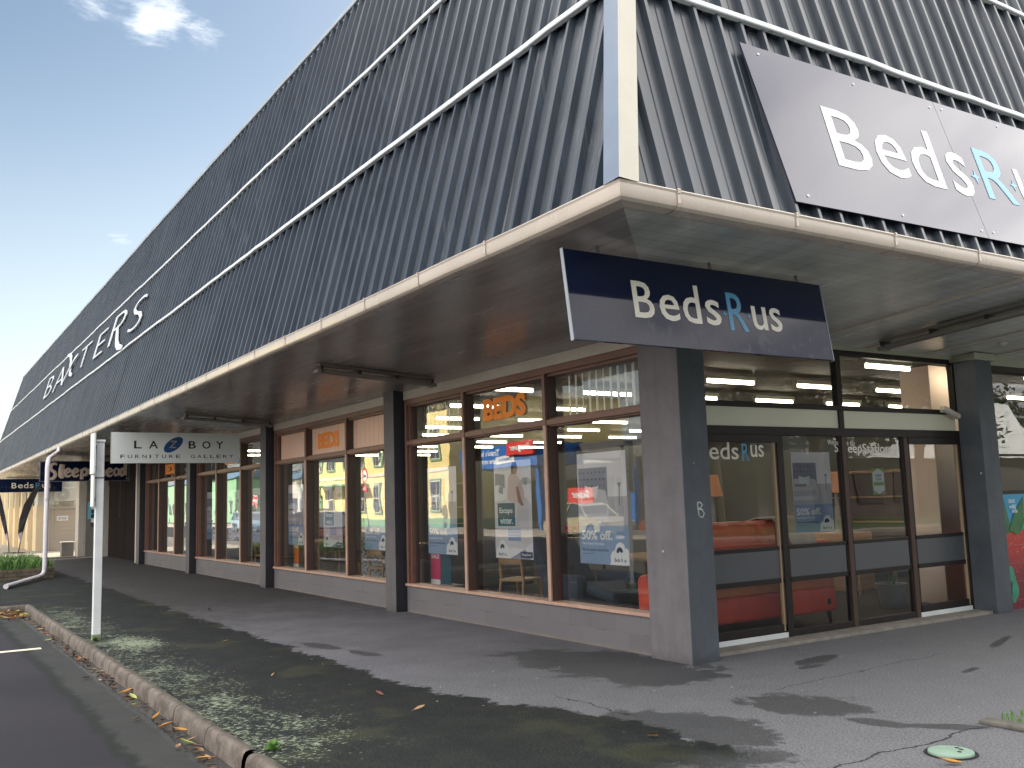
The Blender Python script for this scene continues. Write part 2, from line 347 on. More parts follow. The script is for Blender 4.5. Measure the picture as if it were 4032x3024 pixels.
# ground
def pavement_mat():
    m, t = mat('pavement_asphalt'); co = t.coord(); x, y, z = t.xyz(co)[:3]
    n1 = t.noise(co, .8, 6, .62); n2 = t.noise(co, 3.2, 6, .68); grit = t.noise(co, 62, 4, .8); grit2 = t.voro(co, 130)
    edge = t.m('ADD', t.m('MULTIPLY', t.m('SUBTRACT', t.noise(co, 1.7, 8, .68), .5), 1.2), t.m('MULTIPLY', t.m('SUBTRACT', t.noise(co, 6.5, 6, .7), .5), .75))
    base = t.mix(t.ss(n1, .3, .7), (.118, .117, .130), (.165, .164, .180))
    base = t.mix(t.ss(t.m('ADD', x, t.m('MULTIPLY', n2, 1.5)), -2.5, 2.6), base, t.mix(n2, (.120, .124, .135), (.165, .170, .178)))
    far = t.ss(t.m('ADD', x, t.m('MULTIPLY', n2, 3.0)), -2.0, -9.5)  # darker far asphalt; sky light lost under the canopy put into the colour
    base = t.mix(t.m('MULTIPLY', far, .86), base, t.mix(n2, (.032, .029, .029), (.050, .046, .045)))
    # darker damp asphalt beside the kerb, its border wandering as in the place
    yb = t.m('ADD', -2.45, t.m('MULTIPLY', t.ss(x, -.9, 1.5), .62))
    damp = t.ss(t.m('ADD', t.m('SUBTRACT', y, yb), t.m('MULTIPLY', edge, .55)), .035, -.035)
    damp = t.m('MULTIPLY', damp, t.ss(t.m('ADD', x, t.m('MULTIPLY', edge, .6)), 2.75, 2.2))
    def blob(cx, cy, rx, ry, rot=0):
        c, s_ = math.cos(R(rot)), math.sin(R(rot))
        ax = t.m('SUBTRACT', x, cx); ay = t.m('SUBTRACT', y, cy)
        u = t.m('DIVIDE', t.m('ADD', t.m('MULTIPLY', ax, c), t.m('MULTIPLY', ay, s_)), rx)
        v = t.m('DIVIDE', t.m('SUBTRACT', t.m('MULTIPLY', ay, c), t.m('MULTIPLY', ax, s_)), ry)
        d = t.m('SQRT', t.m('ADD', t.m('MULTIPLY', u, u), t.m('MULTIPLY', v, v)))
        return t.ss(t.m('ADD', d, t.m('MULTIPLY', edge, 1.5)), 1.11, .92)
    st = None
    for b in ((-.62, -.52, 1.15, .58, 12), (.12, -.55, .48, .5, 30), (.32, -.28, .34, .2, 20), (1.72, -.52, .46, .34, 40), (1.55, -1.62, .62, .34, 30), (1.95, -1.6, .36, .34, 45), (2.3, -2.05, .45, .26, 40), (2.72, -.42, .30, .07, 42), (2.42, -.62, .22, .09, 20), (.55, 1.05, .10, .32, 10), (.75, .72, .05, .16, 0), (-3.7, -2.15, .35, .10, 8), (-2.9, -2.0, .3, .09, 8), (1.1, 3.1, .05, .4, 20), (1.75, 1.55, .04, .16, 10)):
        q = blob(*b); st = q if st is None else t.m('MAXIMUM', st, q)
    c = t.mix(t.m('MULTIPLY', t.m('MULTIPLY', st, t.m('ADD', .72, t.m('MULTIPLY', n2, .5))), .70), base, t.mix(grit, (.019, .021, .023), (.036, .039, .041)))
    mossy = t.mix(t.ss(n2, .42, .62), (.005, .0075, .0085), (.011, .0135, .011))
    mossy = t.mix(t.ss(grit, .52, .72), mossy, (.032, .038, .031))
    mossy = t.mix(t.m('MULTIPLY', t.ss(t.noise(co, 1.1, 4), .54, .66), .65), mossy, (.032, .037, .017))
    c = t.mix(t.m('MULTIPLY', damp, .94), c, mossy)
    # pale lichen crusts, dense round the post and thin elsewhere
    def near(cx, cy, rx, ry):
        u = t.m('DIVIDE', t.m('SUBTRACT', x, cx), rx); v = t.m('DIVIDE', t.m('SUBTRACT', y, cy), ry)
        return t.m('SUBTRACT', 1.0, t.m('SQRT', t.m('ADD', t.m('MULTIPLY', u, u), t.m('MULTIPLY', v, v))), clamp=True)
    strip = t.m('MULTIPLY', t.ss(y, t.m('ADD', -3.15, t.m('MULTIPLY', t.ss(x, -2.2, 0.0), .35)), -3.95), t.m('MULTIPLY', t.ss(x, -13.0, -10.5), t.ss(x, 1.5, .3)))
    dens = t.m('MAXIMUM', t.m('MULTIPLY', near(-5.6, -3.78, 1.6, .6), .82), t.m('MULTIPLY', strip, t.m('ADD', .18, t.m('MULTIPLY', t.noise(co, .9, 3), .46))))
    crust = t.m('ADD', t.m('MULTIPLY', t.noise(t.mapv(co, (1.7, 1.0, 1)), 19.0, 5, .74), .74), t.m('MULTIPLY', t.noise(co, 3.2, 5, .65), .28))
    lich = t.ss(t.m('ADD', crust, t.m('MULTIPLY', dens, .27)), .645, .672)
    lich = t.m('MULTIPLY', lich, t.ss(dens, .0, .12))
    c = t.mix(t.m('MULTIPLY', lich, .88), c, t.mix(grit, (.17, .21, .145), (.31, .355, .25)))
    # cracks and an old trench patch
    wv = t.m('ADD', y, t.m('MULTIPLY', t.m('SUBTRACT', t.noise(co, 2.4, 5, .6), .5), .34))
    cr = t.m('MULTIPLY', t.ss(t.m('ABSOLUTE', t.m('SUBTRACT', wv, -1.72)), .011, .004), t.m('MULTIPLY', t.ss(x, .15, .5), t.ss(x, 1.35, 1.15)))
    wx = t.m('ADD', x, t.m('MULTIPLY', t.m('SUBTRACT', t.noise(co, 3.0, 5, .6), .5), .22))
    cr2 = t.m('MULTIPLY', t.ss(t.m('ABSOLUTE', t.m('SUBTRACT', wx, 2.93)), .013, .005), t.ss(y, -.1, -.3))
    cr3 = t.m('MULTIPLY', t.ss(t.m('ABSOLUTE', t.m('SUBTRACT', wx, t.m('ADD', 1.22, t.m('MULTIPLY', y, -.05)))), .011, .004), t.ss(t.m('ABSOLUTE', t.m('SUBTRACT', y, .9)), 1.3, 1.1))
    c = t.mix(t.m('MULTIPLY', t.m('MAXIMUM', cr, t.m('MAXIMUM', cr2, t.m('MULTIPLY', cr3, .6))), .85), c, (.012, .012, .012))
    bits = t.m('MULTIPLY', t.ss(t.voro(co, 4.6), .06, .045), t.ss(t.noise(co, 9, 1), .50, .56))
    c = t.mix(t.m('MULTIPLY', bits, .8), c, (.45, .44, .40))
    c = t.mix(1.0, c, t.mix(t.ss(grit, .30, .70), (.52, .52, .52), (1.5, 1.5, 1.5)), 'MULTIPLY'); c = t.mix(t.m('MULTIPLY', t.ss(grit2, .16, .08), .5), c, (.26, .26, .26))
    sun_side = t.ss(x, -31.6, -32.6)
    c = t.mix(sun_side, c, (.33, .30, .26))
    rg = t.m('SUBTRACT', .78, t.m('MULTIPLY', t.m('MAXIMUM', st, t.m('MULTIPLY', damp, .2)), .22))
    h = t.m('ADD', t.m('MULTIPLY', grit, .5), t.m('ADD', t.m('MULTIPLY', grit2, .3), t.m('MULTIPLY', lich, .3)))
    t.out(t.bsdf(c, rg, 0, .16, t.bump(h, .45, .012))); return m
M_pave = pavement_mat()
def road_mat():
    m, t = mat('road_asphalt'); co = t.coord(); x, y, z = t.xyz(co)[:3]
    n1 = t.noise(co, .5, 5, .6); grit = t.noise(co, 110, 3, .75); ed = t.m('MULTIPLY', t.m('SUBTRACT', t.noise(co, 3.5, 6, .65), .5), .34)
    c = t.mix(t.ss(n1, .3, .7), (.026, .025, .030), (.036, .034, .041))
    ch = t.ss(t.m('ADD', y, ed), -4.80, -4.72)
    c = t.mix(ch, c, t.mix(t.noise(co, 4, 4), (.030, .033, .034), (.062, .064, .060)))
    ln = t.ss(t.m('ABSOLUTE', t.m('ADD', t.m('ADD', y, ed), 4.78)), .09, .02)
    c = t.mix(t.m('MULTIPLY', ln, .75), c, (.018, .022, .019))
    wet = t.ss(t.m('ADD', y, t.m('MULTIPLY', ed, .35)), -4.47, -4.38)
    c = t.mix(t.m('MULTIPLY', wet, .5), c, (.03, .032, .035))
    bits = t.m('MULTIPLY', t.ss(t.voro(co, 3.4), .045, .03), t.ss(t.noise(co, 7, 1), .54, .6))
    c = t.mix(t.m('MULTIPLY', bits, .7), c, (.35, .36, .36))
    c = t.mix(t.ss(grit, .62, .78), c, (.12, .12, .125)); c = t.mix(t.ss(grit, .38, .24), c, (.03, .03, .032))
    rg = t.m('SUBTRACT', .72, t.m('MULTIPLY', wet, .64))
    t.out(t.bsdf(c, rg, 0, t.m('ADD', .14, t.m('MULTIPLY', wet, .5)), t.bump(t.m('MULTIPLY', grit, t.m('SUBTRACT', 1.0, wet)), .4, .01))); return m
M_road = road_mat()
def kerb_mat():
    m, t = mat('kerb_concrete'); co = t.coord(); x, y, z = t.xyz(co)[:3]
    a = t.noise(co, 5, 7, .7); b = t.noise(co, 45, 4, .75); k = t.noise(t.mapv(co, (3.5, 4, 4)), 1, 5)
    c = t.mix(t.ss(a, .32, .66), (.085, .070, .058), (.205, .175, .150))
    c = t.mix(t.ss(k, .6, .72), c, (.05, .042, .038)); c = t.mix(t.ss(b, .62, .8), c, (.30, .28, .25))
    jt = t.m('ABSOLUTE', t.m('SUBTRACT', t.m('FRACT', t.m('MULTIPLY', t.m('ADD', x, t.m('MULTIPLY', a, .03)), 1/.93)), .5))
    c = t.mix(t.ss(jt, .014, .006), c, (.02, .018, .016))
    c = t.mix(t.m('MULTIPLY', t.ss(y, -4.26, -4.20), t.ss(a, .4, .6)), c, (.045, .05, .038))
    t.out(t.bsdf(c, .85, 0, .3, t.bump(t.m('ADD', t.m('MULTIPLY', a, .7), t.m('MULTIPLY', b, .5)), .6, .02))); return m
M_kerb = kerb_mat()
M_line = paint('road_line_paint', (.74, .70, .56), .7, .12, 14, .2)
def grass_mat(name, a, b):
    m, t = mat(name); oi = t.n('ShaderNodeObjectInfo'); co = t.coord()
    c = t.mix(t.noise(co, 6, 4), a, b); t.out(t.bsdf(c, .6, 0, .3)); return m
M_grass = grass_mat('grass_blade', (.05, .12, .025), (.15, .27, .07))
M_weed = grass_mat('weed_leaf', (.06, .16, .02), (.14, .28, .05))
M_soil = paint('soil', (.035, .028, .02), .95, .3, 8, .4)
M_lawn = paint('lawn', (.05, .10, .022), .9, .3, 2.5, .3)
M_far = paint('far_ground', (.10, .10, .085), .95, .25, .3, 0)
M_concrete = paint('concrete', (.30, .27, .23), .85, .15, 3, .15)
M_sill_concrete = paint('threshold_concrete', (.22, .205, .175), .85, .22, 6, .25)

# ------------------------------------------------------------------ ground
YA = 0.08; XD = -0.436; GX, GY, GZ = 2.286, -2.519, 3.508; T = R(14.5)
g = MB(); g.quad((-1500, -1500, -.17), (1500, -1500, -.17), (1500, 1500, -.17), (-1500, 1500, -.17), M_far); structure(g.build('ground'))
g = MB(); g.quad((-140, -18.0, -.125), (60, -18.0, -.125), (60, -4.2, -.125), (-140, -4.2, -.125), M_road)
g.quad((9.4, -4.2, -.125), (16.2, -4.2, -.125), (16.2, 120, -.125), (9.4, 120, -.125), M_road); structure(g.build('road'))
# pavement sheet with a rounded street corner
pts = [(-12.15, -4.21), (3.2, -4.21)]
for i in range(9):
    a = R(-90+i*11.25); pts.append((3.2+6.2*math.cos(a), 2.0+6.21*math.sin(a)))
pts += [(9.4, 60), (-.3, 60), (-.3, .25), (-60, .25), (-60, -7.2), (-12.15, -7.2)]
p_ = MB(); p_.add([(x, y, 0) for x, y in pts], [list(range(len(pts)))], M_pave); pave = structure(p_.build('pavement'))
# kerb stones: rounded, worn profile swept along the edge
def kerb_sweep(path, name):
    prof = [(.03, -.03), (.025, .005), (-.012, .010), (-.040, .004), (-.056, -.014), (-.066, -.05), (-.074, -.13)]
    rings = []
    for i, (x, y) in enumerate(path):
        a = Vector(path[max(i-1, 0)]); b = Vector(path[min(i+1, len(path)-1)]); d = (b-a).normalized(); n = Vector((-d.y, d.x))
        ju = .004*math.sin(i*.55)+random.uniform(-.002, .002); jd = .004*math.sin(i*.31+1)+random.uniform(-.0015, .0015)
        rings.append([(x+n.x*(q[0]+ju), y+n.y*(q[0]+ju), q[1]+jd) for q in prof])
    k = MB(); k.loft(rings, M_kerb, closed=False); return k.build(name, smooth=True, auto=60)
path = [(-12.15+i*.155, -4.21) for i in range(80)] + [(.40, -4.215)]
k1 = kerb_sweep(path, 'kerb'); structure(k1)
path = [(.50, -4.225)]+[(.62+i*.15, -4.21) for i in range(17)]
for i in range(1, 24): a = R(-90+i*4); path.append((3.2+6.2*math.cos(a), 2.0+6.21*math.sin(a)))
structure(kerb_sweep(path, 'kerb'))
structure(kerb_sweep([(-12.15, -7.2+i*.15) for i in range(20)]+[(-12.15, -4.22)], 'kerb'))
g = MB(); 
g.quad((-7.02, -9.6, -.120), (-6.86, -9.6, -.120), (-6.86, -4.60, -.120), (-7.02, -4.60, -.120), M_line)
structure(g.build('road_marking'))
g = MB(); g.box((-140, -22.0, -.12), (60, -18.0, .0), M_concrete); structure(g.build('far_pavement'))
g = MB(); g.box((16.2, -3.9, -.12), (17.6, 120, 0), M_concrete); structure(g.build('park_pavement'))
g = MB(); g.quad((17.6, -3.9, .01), (75, -3.9, .01), (75, 120, .01), (17.6, 120, .01), M_lawn); structure(g.build('park_lawn'))
g = MB(); g.box((XD-.1, .30, -.02), (-.16, 5.36, .035), M_sill_concrete); structure(g.build('door_threshold'))
g = MB(); g.quad((-39.5, -1.15, .004), (-32.3, -.9, .004), (-32.3, 30, .004), (-39.5, 30, .004), M_concrete); structure(g.build('driveway'))

# ------------------------------------------------------------------ the shop building
shop = root('furniture_store', (0, 0, 0), 'dark corner furniture shop with ribbed steel roof, deep canopy and big windows', 'shop')
sT, cT = math.sin(T), math.cos(T)
FA = (Vector((0, GY, GZ)), X, Vector((0, sT, cT)), Vector((0, -cT, sT)))
FB = (Vector((GX, 0, GZ)), Y, Vector((-sT, 0, cT)), Vector((cT, 0, sT)))
def P(fr, u, s, n=0.0): return fr[0]+fr[1]*u+fr[2]*s+fr[3]*n
S1, S2, S3 = 1.735, 3.285, 4.94
prof_rib = [(0, 0), (.082, 0), (.086, .007), (.092, 0), (.170, 0), (.184, .052), (.214, .052), (.230, 0)]
def cladding_tier(fr, u0, u1, s0, s1, base, phase, side):
    rnd = random.Random(hash((round(s0*10), side)) & 1023)
    mb = MB(); us = []; k = math.floor((u0-phase)/.25)
    while phase+k*.25 < u1+.3:
        sh = (k//3); r2 = random.Random(sh*7+int(s0*10)+side*1000); tl = r2.uniform(-.007, .007); off = r2.uniform(-.005, .005); top = r2.uniform(-.008, .008)
        for a, h in prof_rib:
            us.append((phase+k*.25+a, h+off+tl*((k % 3)*.25+a-.375), top))
        k += 1
    rings = []
    for j in range(4):
        q = j/3; ss_ = s0+(s1-s0)*q
        rings.append([P(fr, u, ss_, base+h+t2*math.sin(q*math.pi)) for u, h, t2 in us])
    mb.loft(rings, M_roof, closed=False)
    o = mb.build('roof_cladding', shop)
    bm = bmesh.new(); bm.from_mesh(o.data)
    hp = Vector((GX, GY, GZ)); hn = Vector((1, 1, 0)).normalized(); geom = bm.verts[:]+bm.edges[:]+bm.faces[:]
    if side == 0:
        bmesh.ops.bisect_plane(bm, geom=geom, plane_co=hp, plane_no=hn, clear_outer=True)
        en = (fr[1]-fr[2]*.555).normalized(); geom = bm.verts[:]+bm.edges[:]+bm.faces[:]
        bmesh.ops.bisect_plane(bm, geom=geom, plane_co=P(fr, -48.2, 0), plane_no=en, clear_inner=True)
    else:
        bmesh.ops.bisect_plane(bm, geom=geom, plane_co=hp, plane_no=hn, clear_inner=True)
    bm.to_mesh(o.data); bm.free(); return o
for (a, b, base, ph) in ((-.03, S1+.03, -.080, .03), (S1+.0, S2+.03, -.071, .11), (S2+.0, S3+.02, -.066, .19)):
    cladding_tier(FA, -48.6, GX+.1, a, b, base, ph, 0)
    cladding_tier(FB, GY-.1, 16.0, a, b, base, ph-.07, 1)
def band(fr, u0, u1, s, name='roof_band', m=None, hgt=.050):
    prof = [(hgt+.022, -.05), (hgt, .000), (.004, .003), (-.004, -.004), (-.004, -.04)]
    rings = []; n = max(2, int((u1-u0)/.38)); rn = random.Random(int(s*100)+int(u1*10)); j = 0.0
    for i in range(n+1):
        if i % 4 == 0: j = rn.uniform(-.011, .011)
        jj = j+rn.uniform(-.003, .003); jn = rn.uniform(-.004, .004)
        rings.append([P(fr, u0+(u1-u0)*i/n, s+q[0]+jj, q[1]+jn) for q in prof])
    mb = MB(); mb.loft(rings, m or M_band, closed=False); return mb.build(name, shop)
for s in (S1, S2):
    band(FA, -48.2+0.555*s, GX-s*sT-.10, s); band(FB, GY+s*sT+.10, 16.0, s)
band(FA, -48.2+0.555*S3, GX-S3*sT, S3, 'roof_capping', M_cap, .09); band(FB, GY+S3*sT, 16, S3, 'roof_capping', M_cap, .09)
# corner flashing: folded angle up the hip, one leg per face
mb = MB()
def hip(s, n=0.0): return Vector((GX-s*sT+n*cT, GY+s*sT-n*cT, GZ+s*cT+n*sT))
for m, fr, sg in ((M_hipsky, FA, 0), (M_hipcream, FB, 1)):
    a0, a1 = hip(.0, .018), hip(S3, .018)
    o0 = P(fr, GX-.155 if sg == 0 else GY+.155, .0, .004); o1 = P(fr, GX-S3*sT-.155 if sg == 0 else GY+S3*sT+.155, S3, .004)
    i0 = o0-fr[3]*.07; i1 = o1-fr[3]*.07
    mb.quad(a0, o0, o1, a1, m); mb.quad(o0, i0, i1, o1, m)
mb.build('corner_flashing', shop)
# raked end flashing and the flat roof behind the parapet
mb = MB(); a = P(FA, -48.2, 0, -.02); b = P(FA, -48.2+0.555*S3, S3, -.02)
mb.quad(a, a+Vector((0, .5, 0)), b+Vector((0, .5, 0)), b, M_roof)
mb.build('end_flashing', shop)
zt = GZ+S3*cT-.25; yt = GY+S3*sT; xt = GX-S3*sT
mb = MB(); mb.quad((-31.7, yt, zt), (xt, yt, zt), (xt, 16, zt), (-31.7, 16, zt), M_roof)
mb.quad((-31.7, yt, zt), (-31.7, 16, zt), (-31.7, 16, 3.45), (-31.7, yt, 3.45), M_roof)
mb.quad((-45.3, yt+.1, zt), (-31.7, yt+.1, zt), (-31.7, yt+.1, 3.5), (-47.9, yt+.1, 3.5), M_roof)
mb.quad((-31.7, 16, zt), (xt, 16, zt), (xt, 16, 0), (-31.7, 16, 0), M_roof)
mb.build('flat_roof', shop)

# gutter
prof_g = [(.024, -.014), (.022, .0), (.014, .006), (.002, .005), (-.003, -.003), (.002, -.013), (.004, -.018), (.002, -.082), (.010, -.104), (.030, -.120), (.066, -.127), (.14, -.127), (.14, -.01)]
def gutter(axis, a, b):
    mb = MB(); rings = []
    n = max(2, int(abs(b-a)/1.1)); rn = random.Random(int(b*10))
    for i in range(n+1):
        p = a+(b-a)*i/n; w1 = rn.uniform(-.006, .006) if 0 < i < n else 0
        if axis == 'A': rings.append([(p if i else GX-q[0], GY+q[0], GZ+q[1]+w1) for q in prof_g])
        else: rings.append([(GX-q[0], p if i else GY+q[0], GZ+q[1]+w1) for q in prof_g])
    mb.loft(rings, M_gutter, closed=False)
    o = mb.build('gutter', shop, smooth=True, auto=22)
    ks = [(.67-1.12*i) for i in range(44)] if axis == 'A' else [(-2.03+1.125*i) for i in range(16)]
    proto = None
    for p in ks:
        if axis == 'A' and p < -47.6: continue
        if proto is None:
            m2 = MB(); rr = []
            for dq in (-.013, .013):
                rr.append([(dq, q[0]-.007, q[1]-.005 if q[1] < -.03 else q[1]+.005) for q in prof_g[1:12]])
            m2.loft(rr, M_gutter, closed=False); m2.box((-.010, -.010, -.022), (.010, .003, -.004), M_gutter)
            if axis == 'B':
                m2.v = [(-v[1], v[0], v[2]) for v in m2.v]
            proto = m2.build('bracket', o); c = proto
        else: c = proto.copy(); COL.objects.link(c); c.parent = o
        c.location = (p, GY, GZ) if axis == 'A' else (GX, p, GZ)
    return o
gutter('A', GX, -48.5); gutter('B', GY, 16.0)

# soffit: two glossy planes falling gently towards the walls, mitred at the corner
SL = .07; ZO = 3.385
def zsA(y): return ZO-SL*(y-(GY+.08))
def zsB(x): return ZO-SL*((GX-.08)-x)
xo, yo = GX-.08, GY+.08
mi = (xo-(YA-yo), YA)
mb = MB(); mb.quad((-48.5, yo, ZO), (xo, yo, ZO), (mi[0], mi[1], zsA(YA)), (-48.5, YA, zsA(YA)), M_soffA)
sa = mb.build('soffit', shop)
mb = MB(); mb.add([(xo, yo, ZO), (xo, 16, ZO), (XD, 16, zsB(XD)), (XD, YA+(mi[0]-XD), zsB(XD)), (mi[0], mi[1], zsA(YA))], [[0, 1, 2, 3, 4]], M_soffB)
sb = mb.build('soffit', shop)
for y in (2.17, 3.32, 4.47, 5.62, 6.77):
    m2 = MB(); rr = []
    for x in (XD+.09, xo-.01):
        z = zsB(x)-.001; rr.append([(x, y-.03, z), (x, y-.026, z-.016), (x, y+.026, z-.016), (x, y+.03, z)])
    m2.loft(rr, M_batten); m2.build('batten', sb)
# pelmet boards under the far canopy
for x, y0 in ((-26.75, GY+.15), (-39.25, GY+.15)):
    m2 = MB(); m2.box((x-.02, y0, 3.14), (x+.02, YA-.01, zsA(0)+.01), M_board); m2.build('pelmet_board', shop)

# walls under the windows, head boards, columns
BAYS = (-5.98, -11.83, -17.70, -23.59)
for L in BAYS:
    m2 = MB(); m2.box((L-.02, YA, -.02), (L+5.44, YA+.2, .372), M_block); m2.build('wall', shop)
    m2 = MB(); m2.box((L-.05, YA-.004, 3.083), (L+5.46, YA+.14, 3.24), M_board); m2.build('head_board', shop)
def column(x0, x1, y0, y1, m, name='column', zt=3.33, bev=.008):
    m2 = MB(); m2.box((x0, y0, -.03), (x1, y1, zt), m); return m2.build(name, shop, bevel=bev)
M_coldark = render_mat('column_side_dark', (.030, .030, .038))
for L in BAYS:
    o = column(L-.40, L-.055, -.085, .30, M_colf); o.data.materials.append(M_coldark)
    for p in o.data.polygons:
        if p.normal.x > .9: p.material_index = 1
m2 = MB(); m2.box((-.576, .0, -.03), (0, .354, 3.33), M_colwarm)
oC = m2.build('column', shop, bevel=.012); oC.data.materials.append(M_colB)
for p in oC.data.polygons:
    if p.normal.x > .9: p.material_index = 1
# right column by the doors
column(-.40, -.10, 5.12, 5.47, M_colB)

def frame_bar(mb, a, b, w_, d0, d1, m, axis):
    """bar from a to b (x,z) in wall A, width w_ centred, between depth d0..d1 (y)"""
    (x0, z0), (x1, z1) = a, b
    if axis == 'v': mb.box((x0-w_/2, d0, z0), (x0+w_/2, d1, z1), m)
    else: mb.box((x0, d0, z0-w_/2), (x1, d1, z0+w_/2), m)

YG = YA+.115
def window_bay(L, idx):
    x = [L, L+1.735, L+3.63, L+5.40]; zb, zt_, zm = .408, 3.080, 2.432
    mb = MB()
    # outer frame: lighter front lip, darker jambs behind
    lip = YA-.012
    mb.box((x[0], lip, 3.0), (x[3], YA+.03, zt_), M_frame); mb.box((x[0], YA+.030, 2.965), (x[3], YA+.15, zt_-.002), M_frame)
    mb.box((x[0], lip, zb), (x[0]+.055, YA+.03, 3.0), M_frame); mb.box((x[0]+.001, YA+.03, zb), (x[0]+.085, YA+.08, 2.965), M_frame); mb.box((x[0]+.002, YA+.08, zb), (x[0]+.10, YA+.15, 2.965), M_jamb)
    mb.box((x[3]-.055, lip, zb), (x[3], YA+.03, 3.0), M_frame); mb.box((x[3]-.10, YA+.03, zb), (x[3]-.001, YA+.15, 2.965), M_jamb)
    for q in (x[1], x[2]):
        mb.box((q-.030, lip-.006, zb), (q+.030, YA+.006, 2.40), M_frame_pale); mb.box((q-.030, lip-.006, 2.40), (q+.030, YA+.006, 3.0), M_frame); mb.box((q-.0295, YA+.006, zb), (q+.0295, YA+.035, 3.0), M_jamb); mb.box((q-.033, YA+.035, zb), (q+.033, YA+.150, 2.965), M_jamb)
    for i in range(3):
        a, b = x[i]+(.055 if i == 0 else .030), x[i+1]-(.055 if i == 2 else .030)
        mb.box((a, lip+.004, zm-.032), (b, YA+.03, zm+.032), M_frame)
        mb.box((a+.014, YA+.03, zm-.05), (b-.014, YA+.149, zm+.05), M_frame)
    fr = mb.build('window', shop, bevel=.004)
    m2 = MB()
    m2.box((x[0]-.01, YA-.035, .372), (x[3]+.01, YA+.16, .408), M_frame_pale); m2.build('sill', fr, bevel=.004)
    m2 = MB()
    for i in range(3):
        a, b = x[i]+.05, x[i+1]-.05
        for z0, z1 in ((zb-.01, zm-.03), (zm+.03, 2.98)):
            m2.quad((a, YG, z0), (b, YG, z0), (b, YG, z1), (a, YG, z1), M_glass)
    m2.build('pane', fr)
    F = (Vector((x[1], YG-.016, 0)), X, Z, Vector((0, -1, 0)))
    m2 = MB(); m2.text('BEDS', F, (.355, 1.355, 2.575, 2.865), M_orange, off=.055, d=.0, th=.003, sp=.93)
    m2.build('lettering', fr)
    # blinds in the top lights
    for i in (0, 1, 2):
        a, b = x[i]+.12, x[i+1]-.12
        m2 = MB()
        if idx == 1:
            m2.box((a-.05, YG-.012, zm+.03), (b+.05, YG-.003, 2.98), M_peach)
            for q in range(9):
                xx = a+(b-a)*(q+.5)/9; m2.box((xx-.0015, YG-.0135, zm+.03), (xx+.0015, YG-.0125, 2.98), M_frame_pale)
            m2.build('blind', fr)
        elif i != 1:
            n = 12
            for q in range(n):
                xx = a+(b-a)*(q+.5)/n; ca = R((150, 158, 162, 165)[idx]+random.uniform(-3, 3))
                M_ = Matrix.Translation((xx, YG+.12, 0)) @ Matrix.Rotation(ca, 4, 'Z')
                m2.box((-.055, -.003, zm-.02), (.055, .003, 2.97), M_blind, M_)
            m2.build('blind', fr)
        elif idx == 3:
            m2.box((a, YG+.05, zm+.05), (b, YG+.055, 2.95), M_black); m2.build('blind', fr)
    return fr
for i, L in enumerate(BAYS): window_bay(L, i)

# shopfront on the short side -------------------------------------------------
def bx(mb, y0, y1, z0, z1, m, x0=-.05, x1=.03): mb.box((XD+x0, y0, z0), (XD+x1, y1, z1), m)
y0d, y1d = .36, 5.20
mb = MB()
bx(mb, y0d, y1d, 3.105, 3.175, M_alu); bx(mb, y0d, y1d, 2.462, 2.520, M_alu); bx(mb, y0d, y1d, 2.165, 2.258, M_alu)
for y, w_ in ((.42, .12), (2.862, .085), (5.15, .10)): bx(mb, y-w_/2, y+w_/2, 2.521, 3.104, M_alu, -.049, .034)
for y, w_ in ((.42, .12), (5.15, .10)): bx(mb, y-w_/2, y+w_/2, .04, 2.164, M_alu, -.049, .034)
bx(mb, 2.82, 2.905, 2.259, 2.461, M_alu, -.049, .034)
bx(mb, 1.755, 1.835, .035, 2.164, M_alu, -.048, .036)
bx(mb, 2.832, 2.905, .035, 2.164, M_alu_r, -.048, .036); bx(mb, 3.975, 4.05, .035, 2.164, M_alu_r, -.048, .036)
bx(mb, 1.84, 3.97, .036, .105, M_alu, -.04, .028)
shopfront = mb.build('shopfront_frame', shop, bevel=.004)
for a, b in ((.48, 2.82), (2.905, 5.10)):
    m2 = MB(); bx(m2, a, b, 2.259, 2.461, M_cream, -.02, .012); m2.build('fascia_panel', shop)
    m2 = MB(); m2.quad((XD, a, 2.515), (XD, b, 2.515), (XD, b, 3.11), (XD, a, 3.11), M_glassB); m2.build('transom_pane', shop)
